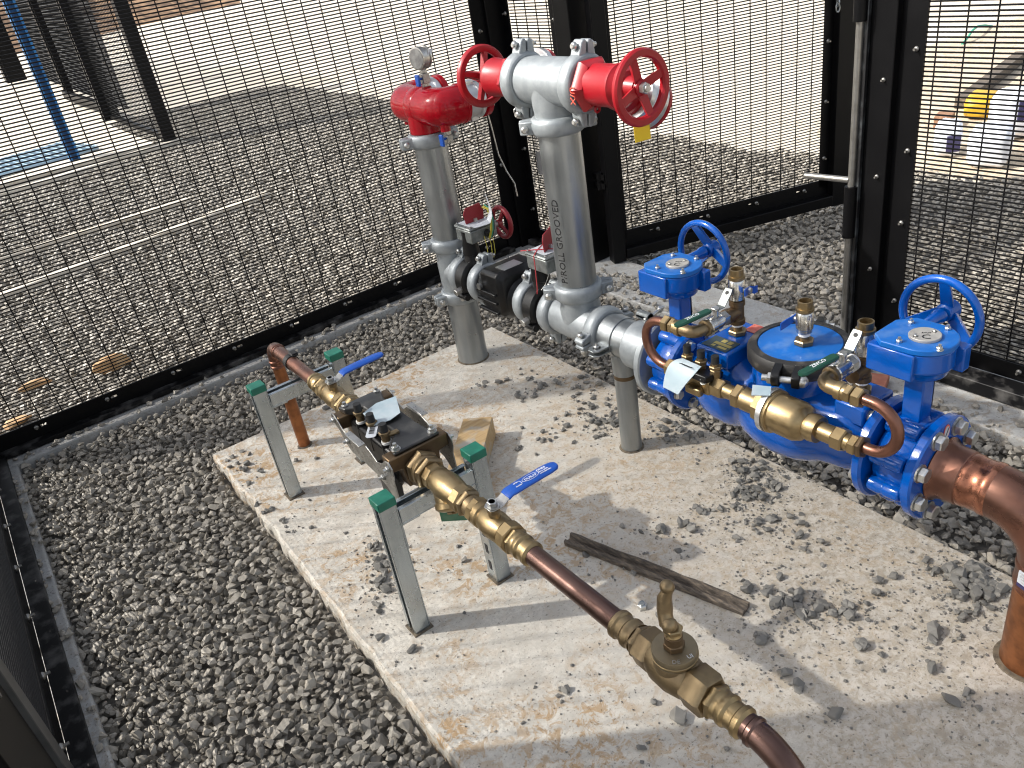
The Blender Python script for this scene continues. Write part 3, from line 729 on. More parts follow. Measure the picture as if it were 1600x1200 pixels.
for y in (-0.022, -0.288):
    ad = build('hose_adaptor', MB().lathe(V(1.069, y, zh), (1, 0, 0), [(0, .050), (.004, .054), (.022, .054), (.024, .050), (.045, .050), (.047, .058), (.058, .058), (.060, .052), (.066, .052)], 36), 'alu', ri)
    for q_ in (.048, -.064): build('lug', MB().box(1.09, 1.118, y - .012, y + .012, zh + q_, zh + q_ + .016), 'alu', ad, bevel=0.002)
    build('cap', MB().lathe(V(1.136, y, zh), (1, 0, 0), [(0, .055), (.003, .0605), (.020, .0605), (.026, .054), (.028, .03), (.04, .028)], 36), 'red', ri)
gy = -0.205
gk = build('gauge_cock', MB().hexa((1.0, gy, 1.015), (1.0, gy, 1.03), .012).box(.988, 1.012, gy - .013, gy + .013, 1.026, 1.056).hexa((1.0, gy, 1.056), (1.0, gy, 1.068), .011).cyl((1.0, gy, 1.066), (1.0, gy, 1.08), .006), 'steel', ri, bevel=0.0015)
build('lever', MB().box(.970, .979, gy - .010, gy + .013, 1.020, 1.056).cyl((.978, gy, 1.042), (.99, gy, 1.042), .004), 'blue_grip', gk, bevel=0.003)
gf = V(-0.97, -0.24, 0.02).normalized(); gc = V(1.0, gy, 1.103)
gg = build('pressure_gauge', MB().lathe(gc - gf * .02, gf, [(0, .026), (.002, .032), (.004, .036), (.009, .036), (.0095, .033), (.030, .033), (.031, .0345), (.038, .0345), (.039, .031)], 36), 'steel', ri)
build('dial', MB().cyl(gc + gf * .0192, gc + gf * .0205, .030, n=30), 'glass', gg)
build('sticker', MB().prism([(-.010, -.014), (.010, -.014), (.010, .014), (-.010, .014)], gc + gf * .0 + V(0.02, -0.0272, 0.010), gf, V(.55, .1, .8).normalized(), V(0.3, -.9, .2).normalized() * .001), 'white', gg)
dk = build('drain_cock', MB().hexa((1.0, -0.285, .868), (1.0, -0.285, .884), .011).box(.990, 1.010, -.295, -.275, .842, .868), 'steel', ri, bevel=0.0015)
build('lever', MB().box(.968, .976, -.298, -.276, .838, .876).cyl((.974, -.287, .86), (.99, -.287, .86), .004), 'blue_grip', dk, bevel=0.003)
build('base_ring', MB().lathe(c0 + V(0, 0, -.004), (0, 0, 1), [(0, .056), (0, .066), (.007, .060), (.008, .056)], 40), 'caulk', ri)

# --- right riser with two landing valves
ys = -0.87
rr = thing('hydrant_riser', (1.0, ys, 0.37), 'tall galvanised riser with ROLL GROOVED print, topped by a tee between two red handwheel valves', 'standpipe')
c1 = V(1.0, ys, 0)
tee = MB().lathe(V(1.0, -0.762, ZA), Yv, [(0, .0555), (0, .058), (.03, .059), (.05, .061), (.165, .061), (.185, .059), (.212, .058), (.212, .0555)], 40)
tee.lathe(c1 + V(0, 0, ZA), (0, 0, 1), [(0, .060), (.05, .061), (.065, .058), (.10, .058)], 40)
build('tee', tee, 'galv_cast', rr)
rp = build('riser_pipe', MB().lathe(c1 + V(0, 0, .465), (0, 0, 1), pipe_profile(0.485, 0.057), 40), 'galv', rr)
face = V(-0.62, -0.78, 0).normalized()
face = V(-0.97, -0.24, 0).normalized()
text_part('stencil', 'P/ROLL GROOVED', 0.030, 'ink', rr, c1 + face * .057 + V(0, 0, 0.640), V(0, 0, 1), V(0, 0, 1).cross(face) * -1 if False else face.cross(V(0, 0, 1)), cyl=(c1, (0, 0, 1), .057))
coupling(rr, c1 + V(0, 0, 0.476), (0, 0, 1), (0.80, -0.6, 0))
coupling(rr, c1 + V(0, 0, 0.955), (0, 0, 1), (0.78, -0.62, 0))
zt = 1.06
t3 = MB().lathe(V(1.0, ys + .125, zt), Yv, [(0, .0555), (0, .058), (.03, .059), (.05, .061), (.2, .061), (.22, .059), (.25, .058), (.25, .0555)], 40)
t3.lathe(c1 + V(0, 0, zt), (0, 0, -1), [(0, .060), (.05, .061), (.075, .058), (.09, .058)], 40)
tt = build('top_tee', t3, 'galv_cast', rr)
coupling(rr, V(1.0, ys + .122, zt), Yv, (0.12, 0, 1), flip=True)
coupling(rr, V(1.0, ys - .122, zt), Yv, (0.12, 0, 1), flip=True)
def wheel_mb(c, ax, R, rr_, nsp=3, rot=0.5, hub=0.018, hubl=0.03, spw=0.011, rimw=1.0, flatr=False, dish=0.012):
    mb = MB(); c = Vector(c); ax, u, w = basis(ax)
    if flatr:
        mb.lathe(c, ax, [(-.006, R - .013), (-.009, R - .008), (-.009, R + .004), (-.003, R + .008), (.004, R + .008), (.009, R + .004), (.009, R - .009), (.004, R - .013)][::-1], 48, closed=True)
    else:
        mb.torus(c, ax, R, rr_, 48, 12)
    mb.lathe(c - ax * (hubl * .5 + dish), ax, [(0, hub * .85), (.003, hub), (hubl - .004, hub * .9), (hubl, hub * .7)], 20)
    for i in range(nsp):
        a = rot + 2 * PI * i / nsp; e = u * math.cos(a) + w * math.sin(a); t = ax.cross(e)
        p0 = c - ax * dish + e * hub * .6; p1 = c + e * (R - rr_ * .3)
        hw0, hw1, th = spw * 1.15, spw * 0.9, spw * .55
        ring0 = [p0 + t * hw0 + ax * th, p0 - t * hw0 + ax * th, p0 - t * hw0 * .6 - ax * th, p0 + t * hw0 * .6 - ax * th]
        ring1 = [p1 + t * hw1 + ax * th, p1 - t * hw1 + ax * th, p1 - t * hw1 * .6 - ax * th, p1 + t * hw1 * .6 - ax * th]
        mb.loft([ring0, ring1])
    return mb
def landing_valve(sgn, label, out):
    d = V(0, -sgn, 0)          # sgn 1: towards the viewer
    base = V(1.0, ys - sgn * .147, zt)
    lv = thing('landing_valve', tuple(base), label, 'valve', 'red landing valves on the top tee')
    bd = MB()
    bd.lathe(base, d, [(0, .056), (.004, .067), (.014, .067), (.030, .053)], 6, rot=PI / 2)
    bd.lathe(base + d * .02, d, [(0, .0495), (.078, .0495), (.084, .052), (.094, .052), (.097, .048), (.118, .036), (.122, .026), (.15, .022)], 40)
    bd.lathe(base + d * .06, out, [(0, .045), (.075, .045), (.077, .05), (.086, .05), (.088, .046)], 32)
    bd.torus(base + d * .03 + V(-.01, 0, -.055), (0, 1, 0), .007, .0035, 14, 8)
    build('valve_body', bd, 'red_matt', lv)
    ho = base + d * .075 + Vector(out).normalized() * .087
    ad = build('hose_adaptor', MB().lathe(ho, out, [(0, .046), (.002, .053), (.014, .053), (.018, .046), (.036, .046), (.038, .064), (.052, .064), (.054, .056)], 36), 'alu', lv)
    build('cap', MB().lathe(ho + Vector(out).normalized() * .0545, out, [(0, .056), (.003, .062), (.014, .060), (.018, .04)], 32), 'red_matt', lv)
    wc = base + d * .178
    st = build('spindle', MB().cyl(base + d * .16, wc + d * .008, .010, n=14), 'brass', lv)
    wh = build('handwheel', wheel_mb(wc, d, .078, .011, 4, 0.32 if sgn > 0 else 0.3, .020, .026, .0105, flatr=True, dish=.008), 'red_matt', lv)
    build('hub_nut', MB().hexa(wc + d * .004, wc + d * .018, .0135).cyl(wc + d * .018, wc + d * .024, .008, n=14), 'bolt', wh)
    return lv, wc, ho
lvR, wcR, hoR = landing_valve(1, 'red landing valve right of the top tee, yellow strap below its handwheel', V(0.72, 0.0, -0.42).normalized())
lvL, wcL, hoL = landing_valve(-1, 'red landing valve left of the top tee, its handwheel near the inlet head', V(1, 0, -0.1).normalized())
# valve casting marks
text_part('cast_mark', 'U/X', 0.026, 'label_red', lvR, V(1.0 - .0665, ys - .147 - .0095, zt - .012), V(0, 0.05, -1), V(0, -1, 0), depth=0.0006)
ys_b = wcR + V(0.012, 0.02, -0.083)
st = build('strap', MB().prism([(-.020, 0), (.018, .004), (.020, -.040), (-.018, -.046)], ys_b, V(.75, -.66, 0), V(0, 0, 1), V(.5, .6, 0) * .006), 'yellow', bevel=0.001)
tag(st, 'yellow webbing strap hanging below the right red handwheel', 'strap')
# wire lanyards
cb = thing('lanyard', (1.0, -0.70, 0.99), 'thin steel lanyard hanging in a loop from the left red valve body', 'wire')
pth = [V(.992, -.703, .985), V(.99, -.712, .972), V(1.0, -.716, .955), V(1.006, -.712, .94), V(1.02, -.705, .925), V(1.04, -.70, .895), V(1.07, -.70, .865), V(1.10, -.705, .848), V(1.13, -.71, .84)]
build('cable', MB().tube(pth, .0022, 8), 'steel', cb)
build('clip', MB().torus((.99, -.708, .976), (.3, .9, 0), .010, .0022, 16, 8).obox((1.004, -.714, .945), V(.005, 0, .002), V(0, .004, 0), V(0, 0, .008)), 'steel', cb)
cb2 = tag(build('lanyard', MB().tube([V(1.16, -.29, .90), V(1.165, -.295, .84), V(1.17, -.30, .76), V(1.185, -.31, .70), V(1.20, -.325, .655), V(1.20, -.33, .61)], .0022, 8), 'steel'), 'thin steel wire hanging from the red inlet cap before the black corner post', 'wire')

# --- butterfly valves with tamper switch boxes, check valve between
def butterfly(y, label, flag_dir, box_c, wheel):
    bv = thing('butterfly_valve', (1.0, y, ZA), label, 'valve', 'black butterfly valves in the fire main')
    bd = MB().lathe(V(1.0, y + .047, ZA), Yv, [(0, .057), (.02, .057), (.022, .070), (.026, .076), (.066, .076), (.070, .070), (.072, .057), (.094, .057)], 40)
    bd.lathe(V(1.0, y, ZA), (0, 0, 1), [(.06, .032), (.09, .026), (.092, .030), (.10, .030), (.155, .024), (.175, .024)], 20)
    for a in (PI * .72, PI * 1.28):
        bd.cyl(V(1.0 + .072 * math.sin(a) - .01, y + .03, ZA + .072 * math.cos(a)), V(1.0 + .072 * math.sin(a) - .01, y - .03, ZA + .072 * math.cos(a)), .012, n=14)
    build('valve_body', bd, 'black_cast', bv)
    hb = MB().cyl((.926, y - .012, ZA - .03), (.938, y - .012, ZA - .03), .008, n=12)
    build('grease_plug', MB().hexa((.905, y, ZA - .025), (.928, y, ZA - .022), .013), 'bolt', bv)
    x0, x1, y0, y1, z0, z1 = box_c
    bx = build('switch_box', MB().box(x0, x1, y0, y1, z0, z1 - .010).box(x0 - .003, x1 + .003, y0 - .003, y1 + .003, z1 - .0095, z1), 'diecast', bv, bevel=0.007)
    for xx in (x0 + .006, x1 - .006):
        for yy in (y0 + .006, y1 - .006): add_bolt(bx, (xx, yy, z1), (0, 0, 1), 0.35, 'screw')
    build('card', MB().box(x0 + .012, x1 - .010, y0 + .014, y1 - .004, z1 + .0005, z1 + .002), 'white', bx)
    fc = V((x0 + x1) / 2, (y0 + y1) / 2, z1 + .003); fd = Vector(flag_dir).normalized(); fn = fd.cross(V(0, 0, 1))
    build('indicator_flag', MB().prism([(-.036, 0), (.036, 0), (.039, .034), (.028, .058), (-.030, .054), (-.040, .036)], fc, fd, V(0, 0, 1), fn * .004), 'red_flag', bv, bevel=0.0008)
    build('flag_clip', MB().obox(fc + fn * .006 + V(0, 0, .006), fd * .006, fn * .005, V(0, 0, .006)), 'bolt', bv)
    if wheel:
        wc = V(x1 + .052, (y0 + y1) / 2 - .004, (z0 + z1) / 2 - .006)
        build('spindle', MB().cyl((x1, wc.y, wc.z), (wc.x, wc.y, wc.z), .010, n=14), 'bolt', bv)
        build('handwheel', wheel_mb(wc, (1, 0, 0), .053, .0085, 3, 0.4, .014, .02, .0075), 'red_flag', bv)
    return bv, fc
bv1, f1 = butterfly(-0.293, 'black butterfly valve beside the inlet riser, with grey switch box, red flag and red handwheel', (1, -.05, 0), (.980, 1.088, -.342, -.246, .508, .564), True)
bv2, f2 = butterfly(-0.688, 'black butterfly valve close to the tall riser, its switch box tied with red wire', (.92, .5, 0), (.972, 1.078, -.765, -.665, .503, .558), True)
coupling(ri, (1.0, -0.232, ZA), Yv, (0.12, 0, 1), flip=True)
coupling(bv1, (1.0, -0.357, ZA), Yv, (0.12, 0, 1), flip=True)
coupling(bv2, (1.0, -0.624, ZA), Yv, (0.12, 0, 1), flip=True)
coupling(rr, (1.0, -0.752, ZA), Yv, (0.12, 0, 1), flip=True)
# wires and paper tag on the first box
wr = thing('switch_wiring', (1.05, -.345, .55), 'loop of yellow and green switch wires tied with a white tag at the first box', 'wire')
for i, (mt_, dx) in enumerate((('yellow_green', 0), ('yellow_green', .005), ('green_hose', .010), ('ink', .014))):
    pth = [V(1.045 + dx, -.350, .512), V(1.052 + dx, -.358, .54), V(1.062 + dx, -.352, .575), V(1.068 + dx, -.335, .605), V(1.06 + dx, -.315, .612 + .003 * i)]
    build('wire_strand', MB().tube(pth, .0021, 7), mt_, wr)
for i, dx in enumerate((0, .018, .03)):
    build('wire_strand', MB().tube([V(1.03 + dx, -.345, .525), V(1.03 + dx, -.352, .49), V(1.026 + dx, -.356, .46), V(1.015 + dx, -.36, .445)], .0013, 6), 'yellow_green', wr)
build('plug', MB().cyl((1.045, -.3395, .535), (1.045, -.353, .528), .011, n=14), 'rubber', wr)
tg = MB(); rows = []
for i in range(9):
    t = i / 8; x = .995 + .075 * min(1, t * 1.5); z = .566 + (0.0 if t < .5 else (t - .5) * .16); y = -.343 - .012 * math.sin(t * PI) + (.02 * max(0, t - .6)); w_ = .024 * (1 - .45 * t)
    rows.append([V(x, y - w_ / 2, z), V(x + .001, y + w_ / 2, z + (.02 * t)), V(x + .001, y + w_ / 2, z + .0015 + (.02 * t)), V(x, y - w_ / 2, z + .0015)])
tg.loft(rows); build('paper_tag', tg, 'white', wr)
rw = thing('red_seal_wire', (1.0, -.69, .55), 'thin red sealing wire tied over the second switch box and hanging down its side', 'wire')
build('wire_strand', MB().tube([V(.964, -.70, .40), V(.962, -.715, .45), V(.961, -.722, .52), V(.962, -.722, .5585), V(.99, -.70, .561), V(1.03, -.675, .561), V(1.063, -.66, .559), V(1.066, -.66, .53)], .0016, 7), 'red_wire', rw)
build('wire_strand', MB().tube([V(.965, -.65, .5585), V(.99, -.69, .5625), V(1.03, -.735, .5615), V(1.062, -.742, .5585), V(1.066, -.744, .53)], .0016, 7), 'red_wire', rw)
build('wire_strand', MB().tube([V(1.01, -.72, .51), V(1.0, -.728, .48), V(.99, -.722, .455), V(.975, -.716, .44)], .0012, 6), 'steel', rw)
cv = thing('check_valve', (1.0, -.49, ZA), 'chunky black check valve with a grey label between the two butterfly valves', 'valve')
bd = MB().lathe(V(1.0, -.378, ZA), Yv, [(0, .057), (.016, .057), (.024, .066), (.07, .084), (.15, .084), (.20, .066), (.208, .057), (.224, .057)], 40)
build('valve_body', bd, 'black_cast', cv)
hs = MB()
def rr_ring(y, x0, x1, z0, z1, c=.012):
    return [V(x0 + c, y, z0), V(x1 - c, y, z0), V(x1, y, z0 + c), V(x1, y, z1 - c), V(x1 - c, y, z1), V(x0 + c, y, z1), V(x0, y, z1 - c), V(x0, y, z0 + c)]
hs.loft([rr_ring(-.405, .965, 1.035, ZA - .01, ZA + .065), rr_ring(-.445, .925, 1.075, ZA - .03, ZA + .088), rr_ring(-.475, .915, 1.085, ZA - .05, ZA + .104), rr_ring(-.555, .915, 1.085, ZA - .05, ZA + .104), rr_ring(-.575, .93, 1.07, ZA - .03, ZA + .085)])
build('clapper_housing', hs, 'black_cast', cv, bevel=0.004, fix=True)
rb_ = MB()
for dz in (-.035, .0, .03): rb_.box(.905, .918, -.55, -.44, ZA + dz - .005, ZA + dz + .005)
build('rib', rb_, 'black_cast', cv, bevel=0.003)
build('lift_lug', MB().cyl((.912, -.465, ZA + .045), (.902, -.465, ZA + .045), .011, n=14), 'bolt', cv)
build('label_plate', MB().box(.955, 1.03, -.555, -.505, ZA + .1042, ZA + .1055), 'grey_plate' if False else 'alu', cv)

# --- spool with saddle, support post and grooved flange adaptor
sp_ = thing('galvanised_spool', (1.0, -1.08, ZA), 'short galvanised spool pipe with a saddle clamp leading to the blue valve', 'pipe')
build('spool_pipe', MB().lathe(V(1.0, -.972, ZA), Yv, pipe_profile(.235, .057), 40), 'galv', sp_)
coupling(sp_, (1.0, -0.972, ZA), Yv, (-1, 0, -0.08), flip=False)
sd_ = MB().lathe(V(1.0, -1.014, ZA), Yv, [(0, .057), (0, .0605), (.042, .0605), (.042, .057)], 40)
for z, t in ((ZA - .004, .005), (ZA - .019, .005)):
    sd_.prism([(0, -.022), (.045, -.020), (.058, -.010), (.058, .010), (.045, .020), (0, .022)], V(.946, -1.036, z), V(-1, 0, 0), V(0, 1, 0), V(0, 0, t))
    sd_.prism([(0, -.022), (.045, -.020), (.058, -.010), (.058, .010), (.045, .020), (0, .022)], V(1.054, -1.036, z), V(1, 0, 0), V(0, 1, 0), V(0, 0, t))
sdo = build('saddle_clamp', sd_, 'galv', sp_, bevel=0.0012)
for x in (.912, 1.088):
    add_bolt(sdo, (x, -1.036, ZA + .001), (0, 0, 1), 0.9, 'bolt'); add_bolt(sdo, (x, -1.036, ZA - .019), (0, 0, -1), 0.9, 'bolt')
fa = MB().lathe(V(1.0, -1.105, ZA), Yv, [(0, .056), (0, .066), (.004, .070), (.03, .070), (.05, .067), (.09, .064), (.1, .064)], 40)
for s_ in (-1, 1):
    fa.cyl(V(1.03, -1.09, ZA + .076), V(1.03, -1.135, ZA + .076), .013, n=14)
build('flange_adaptor', fa, 'galv_cast', sp_, bevel=0.002)
inst(LUGBOLT, 'bolt', sp_, Matrix.Translation(V(1.05, -1.125, ZA + .075)) @ zrot((.9, 0, .2)))
def flange_mb(y0, y1, R, rc=.004, holes=0):
    return MB().lathe(V(1.0, y0, ZA), Yv, [(0, R - rc), (rc, R), (abs(y1 - y0) - rc, R), (abs(y1 - y0), R - rc)], 56)
build('flange', flange_mb(-1.205, -1.228, .112), 'galv_cast', sp_)
su = thing('support_post', (0.99, -1.06, 0), 'short galvanised support post standing under the pipe saddle on the slab', 'post')
pc = V(0.99, -1.052, 0)
build('post_pipe', MB().lathe(pc, (0, 0, 1), pipe_profile(.262, .0315), 32), 'galv', su)
build('joint_ring', MB().lathe(pc + V(0, 0, .248), (0, 0, 1), [(0, .031), (.001, .0325), (.012, .0325), (.013, .031)], 32), 'bronze_dark', su)
build('cradle', MB().lathe(pc + V(0, 0, .262), (0, 0, 1), [(0, .033), (.06, .035), (.075, .030)], 32), 'galv', su)
build('base_ring', MB().lathe(pc + V(0, 0, -.003), (0, 0, 1), [(0, .030), (0, .041), (.006, .035), (.007, .030)], 32), 'caulk', su)

# ------------------------------------------------------------------ blue valves and backflow preventer
FB = mesh_of(MB().hexa((0, 0, 0.003), (0, 0, 0.016), 0.0155).cyl((0, 0, 0), (0, 0, 0.003), 0.0185, n=20), 'bolt', 'flange_bolt')
def gear_valve(yc, label, rot=0.35):
    gv = thing('gear_valve', (1.0, yc, ZA), label, 'valve', 'blue gear operated valves')
    bd = MB().lathe(V(1.0, yc + .0405, ZA), Yv, [(0, .066), (.004, .078), (.010, .082), (.071, .082), (.077, .078), (.081, .066)], 44)
    for i in range(8):
        a = PI / 8 + i * PI / 4
        c = V(1.0 + .0905 * math.sin(a), yc + .036, ZA + .0905 * math.cos(a))
        bd.lathe(c, Yv, [(0, .010), (.003, .0165), (.024, .0175), (.034, .0150), (.040, .0175), (.068, .0165), (.072, .012)], 18)
    bd.lathe(V(1.0, yc, ZA), (0, 0, 1), [(.07, .036), (.09, .034), (.10, .024)], 20)
    # ribbed neck
    nz0, nz1 = ZA + .085, ZA + .205
    bd.box(.986, 1.014, yc - .013, yc + .013, nz0, nz1)
    for (dx, dy, hx, hy) in ((0, .016, .017, .004), (0, -.016, .017, .004), (.016, 0, .004, .019), (-.016, 0, .004, .019)):
        bd.box(1.0 + dx - hx, 1.0 + dx + hx, yc + dy - hy, yc + dy + hy, nz0 - .004, nz1)
    bd.box(.962, 1.038, yc - .034, yc + .034, ZA + .078, ZA + .094)
    build('valve_body', bd, 'blue', gv, bevel=0.002)
    zb = ZA + .198
    gb = MB()
    gb.lathe(V(1.0, yc, zb), (0, 0, 1), [(0, .030), (.004, .046), (.020, .052), (.026, .058), (.066, .058), (.066, .04)], 40)
    # worm housing runs along x beside the quadrant, with square end faces
    gb.obox((1.005, yc + .050, zb + .042), V(.052, 0, 0), V(0, .024, 0), V(0, 0, .025))
    gb.obox((1.0, yc + .022, zb + .044), V(.057, 0, 0), V(0, .03, 0), V(0, 0, .022))
    gb.obox((.958, yc + .030, zb + .038), V(.020, 0, 0), V(0, .047, 0), V(0, 0, .028))
    gb.obox((1.030, yc - .054, zb + .040), V(.012, 0, 0), V(0, .015, 0), V(0, 0, .026))
    gb.cyl((1.055, yc + .050, zb + .042), (1.075, yc + .050, zb + .042), .021, n=20)
    build('gearbox', gb, 'blue', gv, bevel=0.003)
    # cover: quadrant plate
    pts = []
    for i in range(25):
        a = -PI * 1.02 + i * (PI * 1.04) / 24
        pts.append((.060 * math.cos(a), .060 * math.sin(a)))
    pts += [(.060, .050), (.030, .076), (-.040, .076), (-.062, .050)]
    cvp = build('cover_plate', MB().prism(pts, V(1.0, yc, zb + .0665), V(1, 0, 0), V(0, 1, 0), V(0, 0, .012)), 'blue_dusty', gv, bevel=0.002)
    zc = zb + .0785
    for (dx, dy) in ((.047, -.018), (-.030, -.046), (-.046, .022), (.032, .046)):
        add_bolt(cvp, (1.0 + dx, yc + dy, zc), (0, 0, 1), 0.62, 'bolt')
    dsk = build('indicator_disc', MB().lathe(V(.998, yc - .002, zc), (0, 0, 1), [(0, .027), (.0005, .0285), (.005, .0285), (.006, .0275)], 36), 'disc_grey', gv)
    for (dx, dy) in ((.017, -.010), (-.018, .006)): add_bolt(dsk, (.998 + dx, yc + dy, zc + .006), (0, 0, 1), 0.34, 'screw')
    text_part('disc_mark', 'C', 0.024, 'ink', dsk, V(.988, yc - .010, zc + .0062), V(.55, -.83, 0), V(.83, .55, 0))
    text_part('disc_mark', 'SHUT', 0.0065, 'ink', dsk, V(1.0025, yc - .002, zc + .0062), V(.55, -.83, 0), V(.83, .55, 0))
    wc = V(1.145, yc + .050, zb + .048)
    build('worm_shaft', MB().lathe((1.07, wc.y, wc.z), (1, 0, 0), [(0, .017), (.012, .013), (.055, .013), (.066, .016), (.075, .016)], 16), 'blue', gv)
    build('handwheel', wheel_mb(wc, (-1, 0, 0), .079, .0085, 3, rot, .021, .036, .0125, dish=.028), 'blue', gv, bevel=0.0015)
    build('tag_plate', MB().box(1.0235, 1.0245, yc - .018, yc + .014, nz0 + .03, nz1 - .015), 'steel', gv)
    return gv
gv1 = gear_valve(-1.278, 'blue gear valve with handwheel at the blue body\'s far end beside grey pipe')
gv2 = gear_valve(-1.908, 'blue gear valve with handwheel at the blue body\'s near end beside big copper bend', -.05)

bp = thing('backflow_preventer', (1.0, -1.59, ZA), 'big glossy blue backflow preventer body with round clamped cover over the gravel', 'backflow preventer')
def sup(y, hx, zt_, zb_, e=2.4, n=36, cx=1.0):
    out = []
    cz = ZA + (zt_ - zb_) / 2; hz = (zt_ + zb_) / 2
    for i in range(n):
        a = 2 * PI * i / n; c, s = math.cos(a), math.sin(a)
        out.append(V(cx + hx * math.copysign(abs(c) ** (2 / e), c), y, cz + hz * math.copysign(abs(s) ** (2 / e), s)))
    return out
prof = [(-1.333, .062, .062, .062, 2), (-1.352, .064, .064, .064, 2), (-1.385, .076, .082, .072, 2.2), (-1.415, .088, .104, .084, 2.6), (-1.445, .093, .118, .089, 2.8), (-1.485, .094, .120, .090, 2.8), (-1.512, .091, .110, .086, 2.4), (-1.530, .090, .094, .084, 2.1), (-1.555, .104, .092, .096, 2.0), (-1.590, .114, .094, .104, 2.0), (-1.640, .117, .096, .107, 2.0), (-1.685, .111, .094, .103, 2.0), (-1.715, .098, .090, .092, 2.1), (-1.735, .084, .084, .082, 2.3), (-1.765, .076, .086, .076, 2.8), (-1.800, .074, .086, .072, 2.8), (-1.825, .066, .070, .066, 2.2), (-1.840, .062, .062, .062, 2)]
build('cast_body', MB().loft([sup(*p) for p in prof]), 'blue', bp, fix=True, angle=60)
for y0, y1 in ((-1.313, -1.336), (-1.8425, -1.8655)):
    build('flange', flange_mb(y0, y1, .112, .005), 'blue', bp)
for i in range(8):
    a = PI / 8 + i * PI / 4
    for (y, s) in ((-1.337, -1), (-1.8415, 1)):
        inst(FB, 'flange_bolt', bp, Matrix.Translation(V(1.0 + .0905 * math.sin(a), y, ZA + .0905 * math.cos(a))) @ zrot((0, s, 0)) @ Matrix.Scale(.8, 4))
# pads for nameplate and ports
build('port_pad', MB().box(.905, 1.062, -1.512, -1.418, ZA + .10, ZA + .142), 'blue', bp, bevel=0.006)
build('port_pad', MB().box(.945, 1.05, -1.832, -1.762, ZA + .06, ZA + .106), 'blue', bp, bevel=0.006)
npz = ZA + .1425
npl = build('nameplate', MB().box(.912, .962, -1.502, -1.430, npz, npz + .0015), 'plate_dark', bp)
for (a0, a1, b0, b1) in ((.918, .926, -1.495, -1.47), (.930, .940, -1.498, -1.450), (.944, .956, -1.49, -1.478), (.944, .956, -1.473, -1.46), (.918, .926, -1.462, -1.452)):
    build('plate_field', MB().box(a0, a1, b0, b1, npz + .0016, npz + .0021), 'plate_gold', npl)
build('red_label', MB().box(1.022, 1.060, -1.507, -1.463, npz, npz + .001), 'label_red', bp)
# cover neck, cover, clamp
cc = V(1.018, -1.622, 0)
build('cover_neck', MB().lathe(cc + V(0, 0, ZA + .04), (0, 0, 1), [(0, .102), (.07, .102), (.086, .095)], 44), 'blue', bp)
build('cover', MB().lathe(cc + V(0, 0, ZA + .13), (0, 0, 1), [(0, .093), (.030, .093), (.034, .089), (.0345, .050), (.037, .045)], 48), 'blue_dusty', bp)
cl = MB().lathe(cc + V(0, 0, ZA + .122), (0, 0, 1), [(0, .098), (.002, .108), (.010, .113), (.034, .113), (.042, .107), (.044, .092), (.038, .090), (.004, .094)][::-1], 52, closed=True)
clo = build('cover_clamp', cl, 'rubber_dusty', bp)
def clamp_lug(ang, par):
    e = V(math.cos(ang), math.sin(ang), 0); t = V(-e.y, e.x, 0); zc_ = ZA + .144
    lg = MB()
    for s in (-1, 1):
        lg.prism([(.103, -.022), (.140, -.017), (.146, -.004), (.146, .010), (.136, .018), (.103, .021)], cc + V(0, 0, zc_) + t * (s * .021 - .009), e, V(0, 0, 1), t * .018)
    build('clamp_lug', lg, 'black_cast', par, bevel=0.002)
    b0 = cc + V(0, 0, zc_ - .002) + e * .132
    bo = MB().cyl(b0 - t * .050, b0 + t * .036, .0075, n=14).hexa(b0 - t * .038, b0 - t * .028, .0135).sphere(b0 + t * .033, .0135, 14, 9, (1, 1, 1))
    build('clamp_bolt', bo, 'bolt', par)
clamp_lug(math.radians(205), clo); clamp_lug(math.radians(25), clo)
